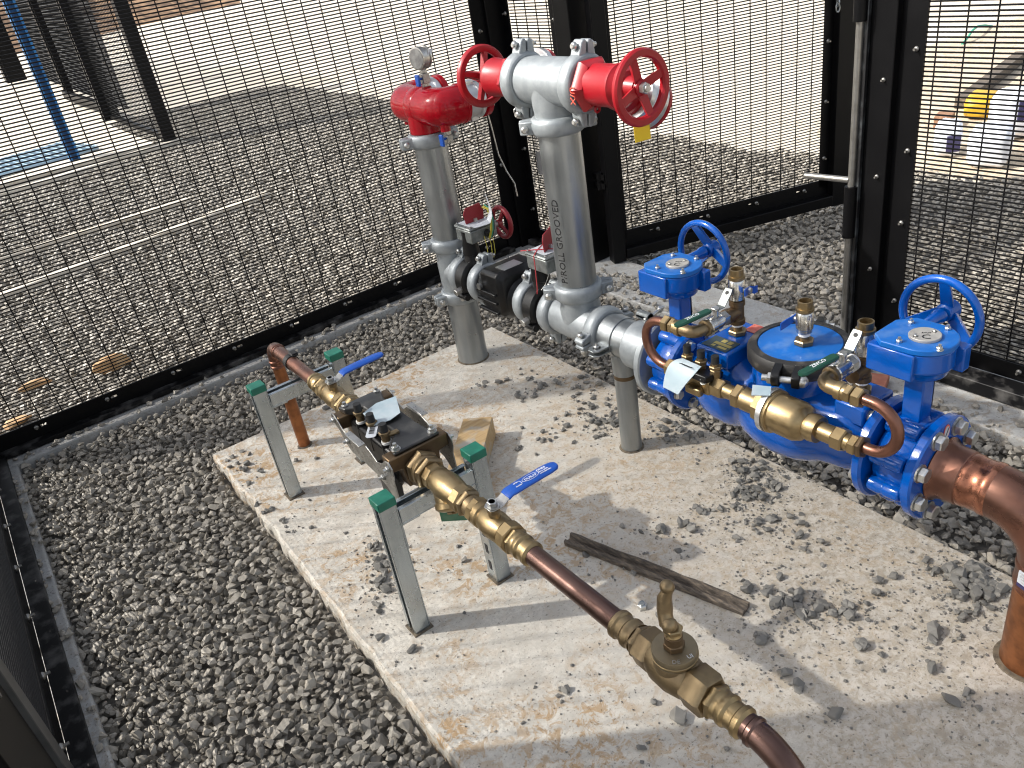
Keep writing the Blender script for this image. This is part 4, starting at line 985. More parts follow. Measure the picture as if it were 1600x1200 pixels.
# test valves
def test_cock(par, p, z0, lev_dir, mat_nip='brass', tee_out=None, name='test_valve'):
    """hex base, nipple, ball valve body with blue butterfly lever"""
    x, y = p; ld = Vector(lev_dir).normalized()
    q = build(name, MB().hexa((x, y, z0), (x, y, z0 + .013), .022).cyl((x, y, z0 + .013), (x, y, z0 + .026), .011, n=18), 'bronze', par)
    build('thread_tape', MB().cyl((x, y, z0 + .022), (x, y, z0 + .0285), .0128, n=18), 'ptfe', q)
    zz = z0 + .0285
    if tee_out is not None:
        td = Vector(tee_out)
        te = MB().lathe((x, y, zz), (0, 0, 1), [(0, .015), (.001, .0185), (.012, .0185), (.014, .016), (.046, .016), (.048, .0185), (.060, .0185), (.061, .015)], 22)
        te.lathe(V(x, y, zz + .030), td, [(0, .016), (.026, .016), (.028, .0185), (.040, .0185), (.041, .015)], 22)
        build('tee', te, 'bronze_dark', q); zz += .061
    vb = MB().lathe((x, y, zz), (0, 0, 1), [(0, .0125), (.002, .0165), (.010, .0165), (.012, .0185), (.046, .0185), (.050, .016)], 22)
    build('ball_valve_body', vb, 'chrome', q)
    build('outlet', MB().lathe((x, y, zz + .048), (0, 0, 1), [(0, .0145), (.006, .0195), (.012, .0195), (.013, .016), (.028, .016), (.0285, .0125), (.012, .0115)], 22, caps=False).cyl((x, y, zz + .05), (x, y, zz + .058), .0118, n=18), 'brass', q)
    c = V(x, y, zz + .026) + ld * .020
    build('spindle', MB().cyl(V(x, y, zz + .026), c + ld * .012, .006, n=12).hexa(c + ld * .008, c + ld * .015, .008), 'bolt', q)
    t = ld.cross(V(0, 0, 1)); lv = MB()
    for s in (-1, 1):
        ring = []
        for (k_, out_, dz, hw) in ((0.0, .006, 0, .008), (.012, .007, .002 * s, .0085), (.020, .012, .007 * s, .0095), (.036, .013, .010 * s, .0085)):
            pc_ = c + t * (s * k_) + ld * out_ + V(0, 0, dz)
            ring.append([pc_ + V(0, 0, hw), pc_ + V(0, 0, hw) + ld * .0022, pc_ - V(0, 0, hw) + ld * .0022, pc_ - V(0, 0, hw)])
        lv.loft(ring)
    build('lever', lv, 'blue_grip', q, fix=True)
    return q, zz
P1x, P1y = 1.0, -1.462; P2x, P2y = 1.0, -1.788
tv1, _ = test_cock(bp, (P1x, P1y), ZA + .142, (.30, -.95, 0), tee_out=(-1, 0, 0))
tv2, _ = test_cock(bp, (1.012, -1.637), ZA + .1665, (.05, 1, 0))
tv3, _ = test_cock(bp, (P2x, P2y), ZA + .1065, (.45, -.88, 0), tee_out=(-1, 0, 0))
# bypass line with small meter
by = thing('bypass_line', (.86, -1.63, .455), 'brass and copper bypass loop with small brass meter before the blue body', 'pipe')
xb, zl = .858, .455
def shutoff(px_, py_, zc, sgn):
    """nickel ball valve from the tee toward -x, elbow turning along sgn*y"""
    vb = MB().hexa((px_ - .038, py_, zc), (px_ - .060, py_, zc), .0185).lathe(V(px_ - .058, py_, zc), (-1, 0, 0), [(0, .017), (.012, .019), (.026, .017), (.027, .0195), (.040, .0195), (.044, .016)], 22)
    v = build('ball_valve', vb, 'chrome', by)
    build('thread_tape', MB().cyl((px_ - .036, py_, zc), (px_ - .040, py_, zc), .0178, n=18), 'ptfe', v)
    build('spindle', MB().cyl((px_ - .072, py_, zc + .012), (px_ - .072, py_, zc + .034), .007, n=12).hexa((px_ - .072, py_, zc + .030), (px_ - .072, py_, zc + .038), .0095), 'bolt', v)
    lv = MB(); z1 = zc + .032
    lv.obox((px_ - .066, py_ - sgn * .0, z1 + .002), V(.013, 0, 0), V(0, .010, 0), V(0, 0, .0013))
    lv.loft([[V(px_ - .054, py_ - .011, z1 + .001), V(px_ - .054, py_ + .011, z1 + .001), V(px_ - .054, py_ + .011, z1 + .0035), V(px_ - .054, py_ - .011, z1 + .0035)],
             [V(px_ - .030, py_ - .0115, z1 + .026), V(px_ - .030, py_ + .0115, z1 + .026), V(px_ - .032, py_ + .0115, z1 + .0285), V(px_ - .032, py_ - .0115, z1 + .0285)],
             [V(px_ - .024, py_ - .010, z1 + .034), V(px_ - .024, py_ + .010, z1 + .034), V(px_ - .026, py_ + .010, z1 + .0365), V(px_ - .026, py_ - .010, z1 + .0365)]])
    build('lever', lv, 'diecast', v, fix=True, bevel=0.0008)
    build('lever_hole', MB().lathe(V(px_ - .0325, py_, z1 + .0275), (.75, 0, -.66), [(-.0015, .0045), (.0012, .0045)], 14), 'ink', v)
    el = [V(px_ - .10, py_, zc)] + bend((px_ - .118, py_, zc), (xb, py_ + sgn * .024, zc), (xb, py_, zc), 6) + [V(xb, py_ + sgn * .04, zc)]
    build('elbow', MB().tube(el, .0145, 18).lathe(V(px_ - .10, py_, zc), (-1, 0, 0), [(0, .015), (.002, .0195), (.010, .0195), (.012, .015)], 20), 'bronze', by)
    y1 = py_ + sgn * .038
    cf = MB().lathe(V(xb, y1, zc), (0, sgn, 0), [(0, .0145), (.002, .019), (.014, .019), (.016, .0165), (.022, .0165)], 22)
    cf.hexa((xb, y1 + sgn * .020, zc), (xb, y1 + sgn * .034, zc), .0185).hexa((xb, y1 + sgn * .037, zc), (xb, y1 + sgn * .056, zc), .0205)
    build('compression_fitting', cf, 'brass', by)
    return V(xb, y1 + sgn * .052, zc)
u1 = shutoff(P1x, P1y, .571, 1)
u2 = shutoff(P2x, P2y, .535 + .03, -1)
def grip(p, q, w, mat, name):
    p, q = Vector(p), Vector(q); d = (q - p).normalized(); t = d.cross(V(0, 0, 1)).normalized(); n_ = t.cross(d)
    rings = []
    for s, ww in ((0, .7), (.06, 1), (.9, 1), (.97, .8), (1, .5)):
        c = p.lerp(q, s); rings.append([c + t * w * ww + n_ * .001, c + t * w * .7 * ww + n_ * .004, c - t * w * .7 * ww + n_ * .004, c - t * w * ww + n_ * .001, c - t * w * .8 * ww - n_ * .003, c + t * w * .8 * ww - n_ * .003])
    return build(name, MB().loft(rings), mat, by, fix=True)
grip((.912, -1.458, .606), (.812, -1.450, .606), .0115, 'green_grip', 'lever_grip')
grip((.912, -1.784, .600), (.812, -1.776, .600), .0115, 'green_grip', 'lever_grip')
for yy_ in (-1.454, -1.780): text_part('grip_mark', 'ZIVCO', 0.013, 'white_ink', by, V(.862, yy_, .6108 if yy_ > -1.6 else .6048), V(1, -.08, 0), V(.08, 1, 0))
def uloop(a, b, depth, sgn, name):
    """copper U bend from a (upper) to b (lower), bulging along sgn*y"""
    r = (a.z - b.z) / 2; cz = (a.z + b.z) / 2; yb = max(a.y * sgn, b.y * sgn) + depth; yb *= sgn
    path = [a, V(a.x, yb, a.z)]
    for i in range(1, 16):
        t = PI * i / 16; path.append(V(a.x + (b.x - a.x) * i / 16, yb + sgn * r * math.sin(t), cz + r * math.cos(t)))
    path += [V(b.x, yb, b.z), b]
    return build(name, MB().tube(path, .0115, 18), 'copper', by)
uloop(u1, V(xb, -1.375, zl), .012, 1, 'copper_bend')
uloop(u2, V(xb, -1.892, zl + .004), .010, -1, 'copper_bend')
# lower run, from left to right
cf = MB().hexa((xb, -1.372, zl), (xb, -1.394, zl), .022).lathe(V(xb, -1.393, zl), Yv, [(0, .016), (.018, .019), (.020, .015), (.03, .015)], 22)
build('compression_fitting', cf, 'brass', by)
build('gland_nut', MB().hexa((xb, -1.416, zl), (xb, -1.432, zl), .022), 'bronze', by)
dv = MB().box(xb - .020, xb + .020, -1.515, -1.432, zl - .020, zl + .016).box(xb - .034, xb - .018, -1.50, -1.455, zl - .024, zl - .004)
build('check_body', dv, 'brass', by, bevel=0.004)
dvc = build('check_cover', MB().obox((xb - .004, -1.476, zl + .024), V(.030, 0, -.006), V(0, .044, 0), V(.002, 0, .008)), 'black_cast', by, bevel=0.003)
for dy in (-.030, .03): add_bolt(dvc, (xb - .024, -1.476 + dy, zl + .020), (-.6, 0, .8), .8, 'bolt')
for y in (-1.432, -1.474, -1.516):
    tcb = MB().hexa((xb + .004, y, zl + .02), (xb + .004, y, zl + .042), .0125).hexa((xb + .004, y, zl + .043), (xb + .004, y, zl + .052), .0145).cyl((xb + .004, y, zl + .05), (xb + .004, y, zl + .058), .008, n=14)
    tc_ = build('test_cock', tcb, 'bronze', by)
    build('cap', MB().cyl((xb + .004, y, zl + .058), (xb + .004, y, zl + .076), .0095, .009, n=14), 'rubber', tc_)
tgm = []
for i in range(10):
    t = i / 9
    cx_ = xb - .012 - .050 * t; cz_ = zl + .046 - .062 * t * t; hw = .028 + .012 * math.sin(t * PI)
    yc_ = -1.462 + .02 * t
    tgm.append([V(cx_, yc_ - hw * (1 - .3 * t), cz_), V(cx_, yc_ + hw, cz_ + .002), V(cx_ - .001, yc_ + hw, cz_ + .0032), V(cx_ - .001, yc_ - hw * (1 - .3 * t), cz_ + .0012)])
ptg = build('hang_tag', MB().loft(tgm), 'tag_blue', by, fix=True)
bc = MB()
for i, w_ in enumerate((.003, .0015, .004, .002, .0012, .0035, .002)):
    bc.obox(V(xb - .028, -1.445 - .0052 * i, zl + .0455), V(.008, 0, -.0045), V(0, w_ / 2, 0), V(.0002, 0, .0004))
build('bar_mark', bc, 'ink', ptg)
mt_ = MB().hexa((xb, -1.516, zl), (xb, -1.548, zl), .0235).lathe(V(xb, -1.547, zl), Yv, [(0, .017), (.026, .017), (.027, .0195), (.030, .0195)], 22).hexa((xb, -1.578, zl), (xb, -1.600, zl), .0285)
build('union', mt_, 'brass', by)
mm_ = MB().lathe(V(xb, -1.599, zl), Yv, [(0, .022), (.004, .026), (.040, .026), (.044, .030)], 28)
mm_.lathe(V(xb, -1.640, zl), Yv, [(0, .030), (.004, .037), (.028, .040), (.030, .046), (.038, .047), (.040, .044)], 8, rot=PI / 8)
mm_.lathe(V(xb, -1.680, zl), Yv, [(0, .046), (.002, .0475), (.008, .0475), (.010, .043), (.062, .043), (.078, .037), (.086, .024), (.09, .02)], 36)
me_ = build('meter_body', mm_, 'brass', by)
build('clip_band', MB().lathe(V(xb, -1.668, zl), Yv, [(0, .0475), (0, .0495), (.012, .0495), (.012, .0475)], 30), 'alu', me_)
build('tie_tag', MB().prism([(-.018, -.014), (.020, -.014), (.020, .010), (-.018, .014)], V(xb - .018, -1.660, zl + .051), V(.6, -.8, 0), V(.75, .5, .3).normalized(), V(0, 0, .002)), 'tag_blue', me_)
un = MB().lathe(V(xb, -1.764, zl), Yv, [(0, .02), (.002, .028), (.012, .030), (.028, .028), (.030, .02)], 26).lathe(V(xb, -1.793, zl), Yv, [(0, .0195), (.035, .0195)], 22)
un.hexa((xb, -1.826, zl), (xb, -1.852, zl), .025).lathe(V(xb, -1.850, zl), Yv, [(0, .018), (.012, .017)], 20).hexa((xb, -1.862, zl), (xb, -1.880, zl), .021)
build('union', un, 'brass', by)
build('gland_nut', MB().hexa((xb, -1.881, zl + .002), (xb, -1.892, zl + .003), .023), 'bronze_dark', by)

# ------------------------------------------------------------------ big copper bend
bc_ = thing('copper_bend', (1.0, -2.19, 0), 'large copper pipe bending from the blue flange down into the slab at the right edge', 'pipe')
fl = build('backing_flange', flange_mb(-1.950, -1.972, .112, .004), 'blue', bc_)
for i in range(8):
    a = PI / 8 + i * PI / 4
    inst(FB, 'flange_bolt', fl, Matrix.Translation(V(1.0 + .0905 * math.sin(a), -1.972, ZA + .0905 * math.cos(a))) @ zrot((0, -1, 0)) @ Matrix.Scale(1.05, 4))
stc = build('warning_sticker', MB().prism([(.011 * math.cos(2 * PI * i / 20), .017 * math.sin(2 * PI * i / 20)) for i in range(20)], V(.9985, -1.9723, ZA + .088), V(1, 0, 0), V(0, 0, 1), V(0, -.0006, 0)), 'label_red', fl)
build('sticker_field', MB().prism([(.0085 * math.cos(2 * PI * i / 20), .0135 * math.sin(2 * PI * i / 20)) for i in range(20)], V(.9985, -1.9731, ZA + .088), V(1, 0, 0), V(0, 0, 1), V(0, -.0004, 0)), 'white', stc)
build('sticker_bar', MB().prism([(-.006, -.009), (-.003, -.009), (.006, .009), (.003, .009)], V(.9985, -1.9737, ZA + .088), V(1, 0, 0), V(0, 0, 1), V(0, -.0003, 0)), 'ink', stc)
build('stub_end', MB().lathe(V(1.0, -1.9705, ZA), Yv, [(0, .066), (.004, .068), (.010, .061), (.022, .0575), (.052, .0565), (.054, .0545)], 40), 'copper', bc_)
build('pressed_sleeve', MB().lathe(V(1.0, -2.022, ZA), Yv, [(0, .0535), (.002, .0548), (.014, .0548), (.018, .053), (.040, .053), (.044, .0552), (.054, .0552), (.058, .053)], 40), 'copper_pink', bc_)
R_ = .118
yb_ = -2.19
path = [V(1.0, -2.066, ZA)] + bend((1.0, yb_ + R_, ZA), (1.0, yb_, ZA - R_), (1.0, yb_, ZA), 16) + [V(1.0, yb_, .20)]
build('bend_pipe', MB().tube(path, .053, 40), 'copper', bc_)
build('pressed_sleeve', MB().lathe(V(1.0, yb_, .262), (0, 0, -1), [(0, .053), (.004, .0555), (.014, .0555), (.018, .0535), (.04, .0535), (.044, .0552), (.050, .0552), (.054, .052)], 40), 'copper', bc_)
build('riser_pipe', MB().lathe(V(1.0, yb_, -.03), (0, 0, 1), pipe_profile(.245, .051), 40), 'copper_orange', bc_)
cl_ = build('clamp_band', MB().lathe(V(1.0, yb_, .200), (0, 0, 1), [(0, .0515), (0, .0535), (.010, .0535), (.010, .0515)], 40), 'copper_pink', bc_)
lb = V(-.95, .30, 0).normalized(); lt = V(0, 0, 1).cross(lb)
build('label', MB().obox(V(1.0, yb_, .243) + lb * .0560, lt * .014, lb * .001, V(0, 0, .014)), 'white', bc_)
build('label_footer', MB().obox(V(1.0, yb_, .2245) + lb * .0562, lt * .014, lb * .001, V(0, 0, .004)), 'purple', bc_)
lbl = MB()
for dz, w_ in ((.010, .009), (.004, .012), (-.002, .010), (-.008, .007)):
    lbl.obox(V(1.0, yb_, .243 + dz) + lb * .0572, lt * w_ * .85, lb * .0002, V(0, 0, .0012))
build('label_print', lbl, 'alu', bc_)
build('base_ring', MB().lathe(V(1.0, yb_, -.004), (0, 0, 1), [(0, .050), (0, .066), (.006, .060), (.007, .050)], 40), 'caulk', bc_)

# ------------------------------------------------------------------ small water line
X1, ZS = 0.262, 0.385
RADK = 0.8
cr = thing('copper_riser', (X1, -.20, 0), 'copper pipe rising from the slab and bending over the far strut stand', 'pipe')
build('riser_pipe', MB().lathe(V(X1, -.205, -.02), (0, 0, 1), pipe_profile(.36, .0200), 28), 'copper_orange', cr, rk=1)
el = [V(X1, -.205, .31)] + bend((X1, -.205, ZS - .044), (X1, -.249, ZS), (X1, -.205, ZS), 10) + [V(X1, -.275, ZS)]
eb = MB().tube(el, .0217, 28)
for p, d_ in ((V(X1, -.205, .326), V(0, 0, 1)), (V(X1, -.205, .308), V(0, 0, 1)), (V(X1, -.258, ZS), Yv)):
    eb.lathe(p, d_, [(0, .0215), (.003, .0240), (.008, .0240), (.011, .0215)], 28)
build('elbow', eb, 'copper', cr, rk=1)
build('run_pipe', MB().lathe(V(X1, -.27, ZS), Yv, pipe_profile(.305, .0255), 28), 'copper', cr)
build('base_ring', MB().lathe(V(X1, -.205, -.003), (0, 0, 1), [(0, .019), (0, .029), (.006, .023), (.007, .019)], 28), 'caulk', cr, rk=1)
ck = build('pipe_clip', MB().lathe(V(X1, -.362, ZS), Yv, [(0, .0255), (0, .029), (.022, .029), (.022, .0255)], 28), 'rubber', cr)
build('clip_ear', MB().box(X1 + .004, X1 + .030, -.388, -.358, ZS + .022, ZS + .030).box(X1 + .004, X1 + .030, -.388, -.358, ZS + .032, ZS + .036), 'rubber', ck, bevel=0.002)

# strut stands
def channel(mb, p, q, side, opn, w=.041, t=.003, lip=.009):
    p, q, side, opn = Vector(p), Vector(q), Vector(side).normalized(), Vector(opn).normalized(); d = (q - p) / 2; c = (p + q) / 2; h = w / 2
    mb.obox(c - opn * (h - t / 2), d, side * h, opn * (t / 2))
    for s in (-1, 1):
        mb.obox(c + side * s * (h - t / 2) + opn * (t / 2), d, side * (t / 2), opn * (h - t / 2))
        mb.obox(c + side * s * (h - t - lip / 2) + opn * (h - t / 2), d, side * (lip / 2), opn * (t / 2))
    return mb
def stand(y, xl, xr, label):
    global RADK
    RADK = 1.0
    s = thing('strut_stand', ((xl + xr) / 2, y, 0), label, 'pipe stand', 'galvanised strut stands')
    for x, op in ((xl, -1), (xr, 1)):
        L = build('leg', channel(MB(), (x, y, 0.0), (x, y, .392), (0, 1, 0), (op, 0, 0)), 'zinc', s, bevel=0.0008)
        if op > 0:
            for i in range(6): build('slot', MB().obox((x - .0208, y, .05 + .055 * i), V(.0006, 0, 0), V(0, .0055, 0), V(0, 0, .014)), 'ink', L)
        build('cap', MB().box(x - .0225, x + .0225, y - .0225, y + .0225, .376, .398), 'green_cap', s, bevel=0.002)
        build('corner_bracket', MB().box(x + (-op) * .0215 - .002, x + (-op) * .0215 + .002, y - .018, y + .018, .245, .335).obox((x - op * .045, y, .3145), V(.024, 0, 0), V(0, .018, 0), V(0, 0, .002)), 'zinc', s, bevel=0.0006)
        build('base_ring', MB().box(x - .026, x + .026, y - .026, y + .026, -.002, .004), 'caulk', s, bevel=0.002)
    build('crossbar', channel(MB(), (xl + .0225, y, .338), (xr - .0225, y, .338), (0, 1, 0), (0, 0, 1)), 'zinc', s, bevel=0.0008)
    RADK = 0.8
    return s
stand(-0.448, .122, .372, 'galvanised strut stand with green caps at the far end of the small water line')
stand(-1.215, .132, .375, 'galvanised strut stand with green caps under the brass fittings, nearer the viewer')

def lever_valve(y, label, dirv, ln, printed):
    """brass lever ball valve centred at y along the small line"""
    bv = thing('ball_valve', (X1, y, ZS), label, 'valve', 'brass ball valves with blue levers')
    p = V(X1, y + .072, ZS)
    bd = MB().lathe(p, Yv, [(0, .026), (.002, .035), (.020, .036), (.024, .032), (.036, .036), (.060, .039), (.084, .036), (.096, .032), (.098, .037)], 36)
    bd.lathe(p, Yv, [(.097, .036), (.100, .040), (.122, .040), (.124, .036)], 8)
    bd.lathe(p, Yv, [(-.014, .035), (-.012, .038), (.004, .038), (.006, .035)], 8)
    bd.cyl((X1, y + .008, ZS + .02), (X1, y + .008, ZS + .047), .017, .014, n=20)
    build('valve_body', bd, 'brass', bv)
    sx = V(X1, y + .008, 0)
    build('packing_gland', MB().hexa(sx + V(0, 0, ZS + .044), sx + V(0, 0, ZS + .058), .0155).cyl(sx + V(0, 0, ZS + .056), sx + V(0, 0, ZS + .080), .008, n=14), 'bronze', bv)
    build('spindle_nut', MB().cyl(sx + V(0, 0, ZS + .0665), sx + V(0, 0, ZS + .0685), .0165, n=20).hexa(sx + V(0, 0, ZS + .0685), sx + V(0, 0, ZS + .080), .0125), 'bolt', bv)
    d_ = Vector(dirv).normalized(); t = V(-d_.y, d_.x, 0)
    def ring(s, z, w, th=.003): 
        c = sx + d_ * s + V(0, 0, ZS + z); return [c + t * w, c + t * w + V(0, 0, th), c - t * w + V(0, 0, th), c - t * w]
    hn = build('lever_arm', MB().loft([ring(-.018, .0625, .010), ring(-.010, .0625, .016), ring(.016, .0625, .0165), ring(.028, .065, .0145), ring(.050, .0775, .0145), ring(.062, .080, .014)]), 'steel', bv, fix=True, bevel=0.0008)
    def gring(s, z, w, hh):
        c = sx + d_ * s + V(0, 0, ZS + z); return [c + t * w - V(0, 0, hh * .6), c + t * w + V(0, 0, hh * .4), c + t * (w * .75) + V(0, 0, hh), c - t * (w * .75) + V(0, 0, hh), c - t * w + V(0, 0, hh * .4), c - t * w - V(0, 0, hh * .6)]
    z1 = .080
    gr = build('lever_grip', MB().loft([gring(.040, .0735, .0160, .005), gring(.051, .079, .0162, .005), gring(.064, z1, .0165, .0055), gring(.10, z1 + .002, .0165, .0055), gring(ln - .03, z1 + .004, .0165, .0055), gring(ln - .01, z1 + .004, .0140, .005), gring(ln - .003, z1 + .004, .0095, .0045), gring(ln, z1 + .004, .004, .003)]), 'blue_grip', bv, fix=True, bevel=0.001)
    if printed:
        zt_ = ZS + z1 + .0055 + .0032
        def at(s, o_=0): return sx + d_ * (s * .8) + t * o_ + V(0, 0, ZS + (z1 + .0055 + .0018 + (s - .1) * .030) * .8 + .0006)
        text_part('grip_print', 'DURAP', 0.0095, 'white_ink', bv, at(.122, -.001), d_, t)
        ov = []
        for i in range(25):
            a = 2 * PI * i / 24; ov.append(at(.122) + d_ * .0205 * math.cos(a) + t * .0082 * math.sin(a))
        build('grip_print', MB().tube(ov, .0005, 5, caps=False), 'white_ink', bv, rk=1)
        text_part('grip_print', 'DN50', 0.0085, 'white_ink', bv, at(.160, .005), d_, t)
        text_part('grip_print', 'PN25 LEVER', 0.0045, 'white_ink', bv, at(.162, -.002), d_, t)
        text_part('grip_print', 'WATERMARK', 0.0045, 'white_ink', bv, at(.164, -.008), d_, t)
        text_part('grip_print', 'OPEN', 0.0045, 'white_ink', bv, at(.080, .006), d_, t)
        text_part('grip_print', 'CLOSE', 0.0045, 'white_ink', bv, at(.080, -.006), d_, t)
        build('grip_print', MB().tube([at(.086, .006), at(.092, .005), at(.092, -.005), at(.086, -.006)], .0005, 5), 'white_ink', bv, rk=1)
    return bv
v1 = lever_valve(-0.702, 'brass ball valve with a plain blue lever next to the far strut stand', (1, -.02, 0), .205, False)
v2 = lever_valve(-1.478, 'brass ball valve whose blue lever carries white print, beside the dark copper pipe', (1, -.02, 0), .205, True)
def press_fit(par, y0, sgn, mat='brass', L=.05):
    """press adaptor: beaded socket and hex, from the valve end outwards"""
    d_ = V(0, sgn, 0)
    mb = MB().hexa(V(X1, y0, ZS), V(X1, y0, ZS) + d_ * .014, .037)
    mb.lathe(V(X1, y0, ZS) + d_ * .0135, d_, [(0, .033), (.004, .031), (.010, .031), (.013, .0335), (.019, .0335), (.024, .0285), (.036, .0285), (.039, .0325), (.047, .0325), (.050, .0285), (.0515, .0265)], 32)
    return build('press_adaptor', mb, mat, par)
press_fit(v1, -.616, 1)
press_fit(v2, -1.530, -1)
# nipple between first valve and the backflow preventer
sb = thing('small_backflow_preventer', (.272, -1.0, ZS), 'small black and bronze backflow preventer with test cocks between steel side plates', 'backflow preventer')
XB = .270
RADK = 0.86
build('inlet_union', MB().hexa((X1, -.758, ZS), (X1, -.775, ZS), .046).lathe(V(X1, -.774, ZS), Yv, [(0, .040), (.006, .044), (.012, .044), (.016, .036), (.06, .036)], 32).hexa((X1, -.792, ZS), (X1, -.816, ZS), .050), 'brass', sb)
RADK = 1.0
for y0, y1 in ((-.885, -.848), (-1.155, -1.118)):
    pts = [(-.078, .012), (-.078, .046), (.078, .046), (.078, .012), (.050, .008), (.044, -.046), (-.044, -.046), (-.050, .008)]
    build('end_bar', MB().prism(pts, V(XB, y0, ZS), V(1, 0, 0), V(0, 0, 1), V(0, y1 - y0, 0)), 'bronze_dark', sb, bevel=0.003)
build('inlet_neck', MB().lathe(V(X1, -.812, ZS), Yv, [(0, .036), (.04, .040)], 28), 'bronze', sb)
bb = MB().box(XB - .052, XB + .052, -1.120, -.884, ZS - .055, ZS + .030)
build('module_body', bb, 'black_cast', sb, bevel=0.008)
cvp = MB()
cvp.loft([[V(XB - .060, -.852, ZS + .0465), V(XB + .055, -.852, ZS + .0465), V(XB + .055, -.852, ZS + .058), V(XB - .060, -.852, ZS + .058)],
          [V(XB - .056, -.884, ZS + .0465), V(XB + .052, -.884, ZS + .0465), V(XB + .052, -.884, ZS + .062), V(XB - .056, -.884, ZS + .062)],
          [V(XB - .018, -.905, ZS + .030), V(XB + .050, -.905, ZS + .030), V(XB + .044, -.905, ZS + .060), V(XB - .012, -.905, ZS + .060)],
          [V(XB - .018, -1.07, ZS + .030), V(XB + .050, -1.07, ZS + .030), V(XB + .044, -1.07, ZS + .056), V(XB - .012, -1.07, ZS + .056)],
          [V(XB - .056, -1.110, ZS + .0465), V(XB + .056, -1.110, ZS + .0465), V(XB + .050, -1.110, ZS + .052), V(XB - .050, -1.110, ZS + .052)],
          [V(XB - .060, -1.150, ZS + .0465), V(XB + .062, -1.150, ZS + .0465), V(XB + .062, -1.150, ZS + .055), V(XB - .060, -1.150, ZS + .055)]])
cvo = build('module_cover', cvp, simple('scuffed_black_plastic', (0.018, 0.018, 0.018), 0.38, 0, (0.07, 0.068, 0.063), 16, 0.5, 0.75, 0.1, 60), sb, bevel=0.003, fix=True)
for (x, y) in ((XB - .046, -.866), (XB + .046, -.866), (XB - .048, -1.138), (XB + .050, -1.138)):
    add_bolt(cvo, (x, y, ZS + .057), (0, 0, 1), .95, 'bolt')
build('outlet_housing', MB().lathe(V(XB, -1.10, ZS - .02), Yv, [(0, .045), (.05, .044), (.075, .036)], 28), 'bronze_dark', sb)
# wavy stainless side plates
def side_plate(x, t, nm):
    pts = [(-.850, .050), (-.868, .052), (-.885, .040), (-.905, .022), (-.930, .016), (-.955, .034), (-1.03, .038), (-1.055, .030), (-1.085, .012), (-1.115, .022), (-1.135, .040), (-1.155, .044), (-1.168, .030), (-1.168, .008), (-1.160, -.012), (-1.162, -.075), (-1.150, -.085), (-1.136, -.070), (-1.110, -.048), (-1.06, -.034), (-.99, -.030), (-.93, -.034), (-.905, -.020), (-.880, .010), (-.862, .020), (-.850, .030)]
    o = build('side_plate', MB().prism([(-a, b) for a, b in pts], V(x, 0, ZS), V(0, -1, 0), V(0, 0, 1), V(t, 0, 0)), 'steel', sb, bevel=0.0008)
    build('plate_lip', MB().box(min(x, x + t * 6), max(x, x + t * 6), -1.035, -.955, ZS + .0382, ZS + .0412), 'steel', o, bevel=0.0006)
    sx_ = -1 if t < 0 else 1
    for (y, z) in ((-.862, .036), (-.925, .0), (-1.150, .026), (-1.105, -.02)):
        add_bolt(o, (x + t, y, ZS + z), (sx_, 0, 0), .85, 'bolt')
side_plate(XB - .0785, -.003, 'l'); side_plate(XB + .0785, .003, 'r')
build('drain_leg', MB().prism([(-.05, 0), (.05, 0), (.035, -.11), (-.04, -.12)], V(XB - .062, -1.06, ZS - .035), V(0, -1, 0), V(0, 0, 1), V(.02, 0, 0)).prism([(-.04, 0), (.05, 0), (.03, -.10), (-.02, -.10)], V(XB + .040, -1.07, ZS - .035), V(0, -1, 0), V(0, 0, 1), V(.02, 0, 0)), 'black_cast', sb, bevel=0.004)
build('relief_port', MB().lathe(V(XB - .02, -.99, ZS - .05), (0, 0, -1), [(0, .036), (.05, .034), (.085, .026), (.09, .02)], 26), 'black_cast', sb)
for y in (-.930, -1.000, -1.066):
    bs = build('cock_boss', MB().cyl((XB - .037, y, ZS - .01), (XB - .037, y, ZS + .036), .0165, .015, n=20), 'black_cast', sb)
    z0 = ZS + .036
    tcb = MB().cyl((XB - .037, y, z0 + .006), (XB - .037, y, z0 + .030), .0105, n=16).hexa((XB - .037, y, z0 + .022), (XB - .037, y, z0 + .032), .0145)
    tcb.cyl((XB - .037, y, z0 + .020), (XB - .012, y - .008, z0 + .020), .0065, n=12).obox((XB - .010, y - .008, z0 + .020), V(.004, 0, 0), V(0, .007, 0), V(0, 0, .004))
    tc_ = build('test_cock', tcb, 'bronze', sb)
    build('thread_tape', MB().cyl((XB - .037, y, z0), (XB - .037, y, z0 + .006), .0128, n=16), 'ptfe', tc_)
    build('cap', MB().cyl((XB - .037, y, z0 + .0325), (XB - .037, y, z0 + .053), .0105, .0095, n=16), 'rubber', tc_)
tg = tag(build('hang_tag', MB().prism([(-.038, -.028), (.030, -.040), (.052, .0), (.050, .052), (-.028, .042), (-.042, .012)], V(XB - .002, -.985, ZS + .0655), V(.25, .97, .05).normalized(), V(.97, -.25, .06).normalized(), V(0, 0, .0012)), 'tag_blue', None), 'pale blue plastic card tag lying on the small backflow preventer', 'tag')
tl = MB().prism([(-.013, -.030), (.013, -.030), (.013, .030), (-.013, .030)], V(XB - .058, -1.012, ZS + .0600), V(.35, .93, .05).normalized(), V(.93, -.35, .15).normalized(), V(0, 0, .001))
tl2 = build('hang_tag', MB().prism([(-.031, -.012), (.026, -.013), (.031, -.008), (.031, .008), (.026, .013), (-.031, .012)], V(XB - .046, -1.018, ZS + .0565), V(-.62, -.78, -.12).normalized(), V(.78, -.62, 0), V(0, 0, .001)), 'white', None)
tag(tl2, 'white barcode tag hanging beside the middle test cock of the small backflow preventer', 'tag')
bc = MB(); e1 = V(-.62, -.78, -.12).normalized(); e2 = V(.78, -.62, 0)
